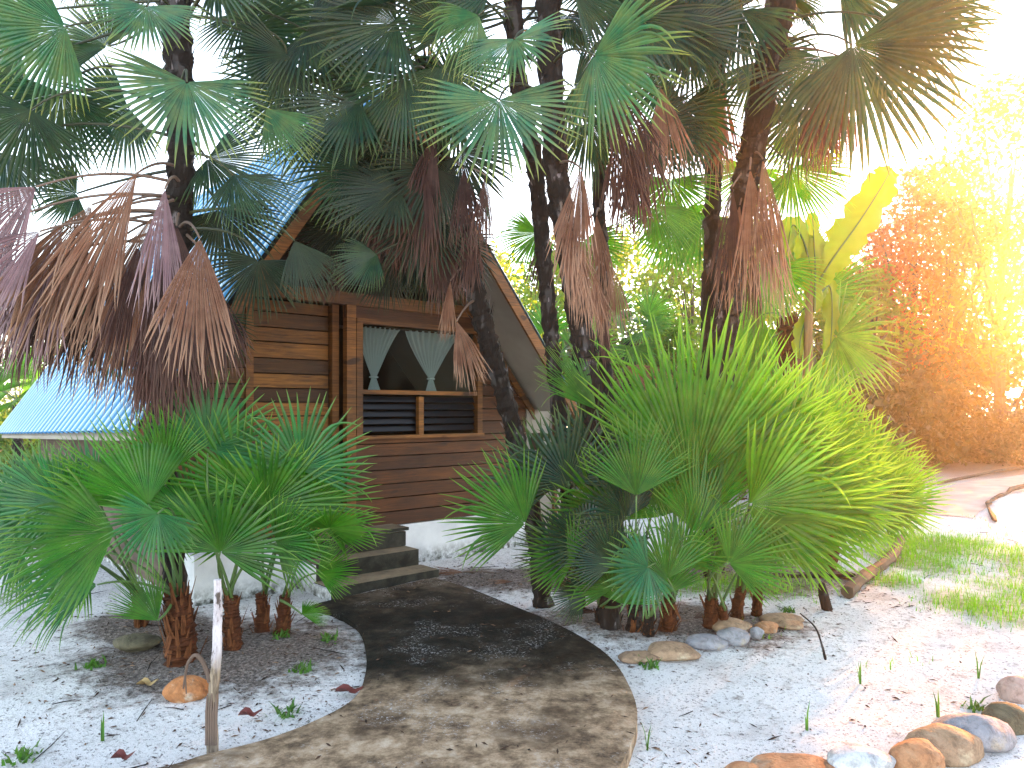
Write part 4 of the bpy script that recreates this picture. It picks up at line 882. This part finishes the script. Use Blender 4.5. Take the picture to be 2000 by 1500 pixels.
mb = MB(); q = gat(1565, 1130); mb.box(q+Vector((-.05, 0, -.05)), (.1, 0, 0), (0, .08, 0), (0, 0, .16)); tag(mb.build('wooden_block', M['cream']), 'short pale wooden post under the right palm fans', 'post')
mb = MB(); q = gat(1480, 1138); mb.box(q+Vector((0, 0, .03)), (.95, .1, 0), (-.02, .12, 0), (0, 0, .03)); tag(mb.build('board', M['trunk']), 'dark board lying on the ground behind the small palm stubs', 'board')
# fallen fronds
def fallen(px, py, ang, r, label, mat='dead', spread=50, zup=.05):
    H = gat(px, py)+Vector((0, 0, .05)); a = rad(ang); A_ = Vector((math.cos(a), math.sin(a), zup))
    V, Fc, rv, vv = blade_arrays(H, A_, (0, -.3, 1), r, spread, 22, .10, .45, 1.0, .1, .2, True)
    V[:, 2] = np.maximum(V[:, 2], .012+RNG.random(len(V))*.02)
    e = empty('fallen_frond', H, label, 'fallen frond', 'dead fronds on the ground')
    b = mesh_obj('blade', V, Fc, M[mat], e, {'rad': rv, 'var': vv})
    mb = MB(); mb.tube(bez(H, H-Vector((A_.x, A_.y, 0))*.2+Vector((0, 0, .02)), H-Vector((A_.x, A_.y, 0))*.42-Vector((0, 0, .02)), 5), [.011-.001*i for i in range(6)], 5); mb.build('petiole', M['petiole_dead'], e)
fallen(905, 1128, 175, .42, 'flat brown fallen frond at the right end of the steps')
fallen(1035, 1110, -70, .5, 'upright rusty dead frond sheath right of the path', spread=30, zup=-.2)
fallen(1010, 1150, 200, .30, 'curled rusty frond lying left of the sheath', spread=70)
fallen(1085, 1155, -20, .34, 'orange-brown curled frond among the palm stems', spread=80, zup=.3)
fallen(1180, 1215, 160, .4, 'brown frond lying at the path edge under the fans', 'dead_dark')
fallen(1350, 1225, 30, .4, 'brown frond litter behind the border stones', 'dead_dark')
for px, py, sz, lb in ((682, 1352, .055, 'dark red fallen leaf on the left path edge'), (488, 1398, .042, 'dark red fallen leaf on the white sand right of the stake'), (240, 1482, .035, 'rust-red fallen leaf at the bottom left'), (288, 1338, .04, 'yellow-brown fallen leaf left of the mottled rock')):
    c = gat(px, py, .03); v = []; 
    for k in range(14): a = 2*math.pi*k/14; rr_ = sz*(1+.25*math.cos(2*a)+random.uniform(-.1, .1)); v.append(c+Vector((rr_*math.cos(a)*1.25, rr_*math.sin(a)*.8, .018*math.cos(3*a)+.02)))
    v.append(c+Vector((0, 0, .005)))
    f = [(k, (k+1) % 14, 14) for k in range(14)]
    lm = NT('fallen_leaf_red' if 'red' in lb else 'fallen_leaf_tan'); lm.done((.13, .03, .025) if 'red' in lb else (.40, .27, .12), .6)
    tag(mesh_obj('fallen_leaf', v, f, lm.m, smooth=True), lb, 'leaf', 'fallen leaves on the sand')
# litter: countless flecks, twigs
def scatter(n, fx, fy, keep):
    out = []
    while len(out) < n:
        x = random.uniform(*fx); y = fy[0]+(fy[1]-fy[0])*random.random()**1.5
        if keep(x, y): out.append((x, y))
    return out
mb = MB()
def keep_l(x, y):
    if abs(x) > .75*y: return False
    if on_path(x, y): return random.random() < .10
    return random.random() < .06+.9*bedf(x, y)+.8*max(0, fbm(x, y, .9)-.1)
for x, y in scatter(3000, (-6, 7.5), (3.0, 11), keep_l):
    z = (.062 if on_path(x, y) else gz(x, y))+.004; a = random.random()*6.283; l = random.uniform(.006, .03)*(1 if random.random() < .93 else 2.5); wd = random.uniform(.002, .007)
    d = Vector((math.cos(a), math.sin(a), random.uniform(-.1, .3)))*l; b = Vector((-math.sin(a), math.cos(a), random.uniform(-.3, .3)))*wd; c = Vector((x, y, z))
    mb.add([c-d, c+b, c+d, c-b, c+Vector((0, 0, wd*1.2))], [(0, 1, 4), (1, 2, 4), (2, 3, 4), (3, 0, 4)], random.random())
s = NT('litter'); v_ = s.attr('var'); M['litter'] = s.done(s.ramp(v_, [(0, (.025, .018, .015)), (.7, (.09, .055, .04)), (1, (.26, .17, .11))]), .9, .1)
tag(mb.build('leaf_litter', M['litter']), kind='stuff', label='dark flecks of leaf litter scattered over the sand', cat='litter')
mb = MB()
for x, y in scatter(60, (-6, 7), (3.0, 10), lambda x, y: abs(x) < .75*y and not on_path(x, y) and random.random() < .3+bedf(x, y)):
    a = random.random()*6.283; l = random.uniform(.04, .16); z = gz(x, y)+.008; d = Vector((math.cos(a), math.sin(a), random.uniform(0, .1)))*l; c = Vector((x, y, z)); n_ = Vector((-math.sin(a), math.cos(a), 0))*l*random.uniform(-.2, .2)
    mb.tube([c-d, c+n_, c+d], [.003, .0035, .0015], 4)
tag(mb.build('twigs', M['trunk']), kind='stuff', label='thin dark twigs strewn over the sand', cat='twigs')
# grass
gvv = []; gff = []; gr = []; gva = []
def blade(x, y, z, h, lean, wd):
    a = random.random()*6.283; d = Vector((math.cos(a), math.sin(a), 0)); b = Vector((-d.y, d.x, 0))*wd; c = Vector((x, y, z)); n = len(gvv)
    m = c+Vector((0, 0, h*.6))+d*lean*h*.35; t = c+Vector((0, 0, h))+d*lean*h
    gvv.extend([tuple(c-b), tuple(c+b), tuple(m+b*.7), tuple(m-b*.7), tuple(t)]); gff.extend([(n, n+1, n+2, n+3), (n+3, n+2, n+4)]); gr.extend([0, 0, .5, .5, 1]); r = random.random(); gva.extend([r]*5)
cnt = 0
while cnt < 21000:
    x = random.uniform(1.0, 7); y = random.uniform(4.6, 13)
    if random.random() < max(0, grassf(x, y)*1.15-.12+.35*fbm(x, y, 2.0)): blade(x, y, gz(x, y), random.uniform(.02, .09)*(.6+.8*grassf(x, y)), random.uniform(.1, .8), random.uniform(.0015, .004)); cnt += 1
for _ in range(9000):
    x = random.uniform(-16, -5); y = random.uniform(11, 22); blade(x, y, gz(x, y), random.uniform(.05, .2), random.uniform(.1, .8), .008)
tag(mesh_obj('grass', gvv, gff, M['grass'], attrs={'rad': gr, 'var': gva}), kind='stuff', label='yellow-green grass growing in patches on the sand', cat='grass')
# single weeds
gvv = []; gff = []; gr = []; gva = []
def weed(px, py, kind, label):
    global gvv, gff, gr, gva
    gvv = []; gff = []; gr = []; gva = []; c = gat(px, py); z = gz(c.x, c.y)
    if kind == 'blade':
        for _ in range(3): blade(c.x+random.uniform(-.004, .004), c.y, z, random.uniform(.08, .17), .25, .006)
    else:
        for _ in range(34):
            x = c.x+random.gauss(0, .035); y = c.y+random.gauss(0, .035); blade(x, y, z, random.uniform(.02, .06), random.uniform(.5, 1.6), .008)
    tag(mesh_obj('weed', gvv, gff, M['weed'], attrs={'rad': gr, 'var': gva}), label, 'weed', 'weeds in the sand')
for a in [(1265, 1460, 'blade', 'single grass blade just right of the path bottom'), (1575, 1418, 'blade', 'short grass blade midway across the right sand'), (1832, 1392, 'blade', 'tall grass blade behind the grey boulder'), (1912, 1320, 'blade', 'thin seedling near the pink stone'),
          (1264, 1300, 'leafy', 'leafy weed below the flattest border stone'), (1912, 1372, 'leafy', 'leafy weed between grey boulder and olive stone'), (45, 1470, 'leafy', 'leafy weed at the bottom left corner'), (200, 1440, 'blade', 'grass blade left of the stake at the bottom'),
          (590, 1320, 'leafy', 'small weed on the sand left of the path'), (560, 1395, 'leafy', 'flat weed on the sand near the dark red leaf'), (180, 1310, 'leafy', 'weed among dark litter at the left'), (640, 1262, 'leafy', 'weed close to the path near the steps'), (546, 1258, 'leafy', 'weed at the foot of the stub nearest the steps'),
          (1540, 1195, 'leafy', 'weed behind the long thin border stone'), (1680, 1330, 'blade', 'faint seedling in the middle of the right sand')]: weed(*a)

# ------------------------------------------------------------------ haze, added to glow like lens flare round the sun
hb = MB(); hb.box((-63, -63, -1.3), (126, 0, 0), (0, 126, 0), (0, 0, 15))
s = NT('haze_air'); s.t.nodes.remove(s.bsdf); vs = s.n('ShaderNodeVolumePrincipled')
vs.inputs['Color'].default_value = (1, .93, .84, 1); vs.inputs['Density'].default_value = .0029; vs.inputs['Anisotropy'].default_value = .84
s.l(vs.outputs[0], s.out.inputs['Volume'])
hz_o = hb.build('haze', s.m); tag(hz_o, kind='stuff', label='added warm haze volume that scatters the sun like lens flare', cat='haze')
print('FRONDS', NF[0], 'OBJECTS', len(bpy.data.objects))
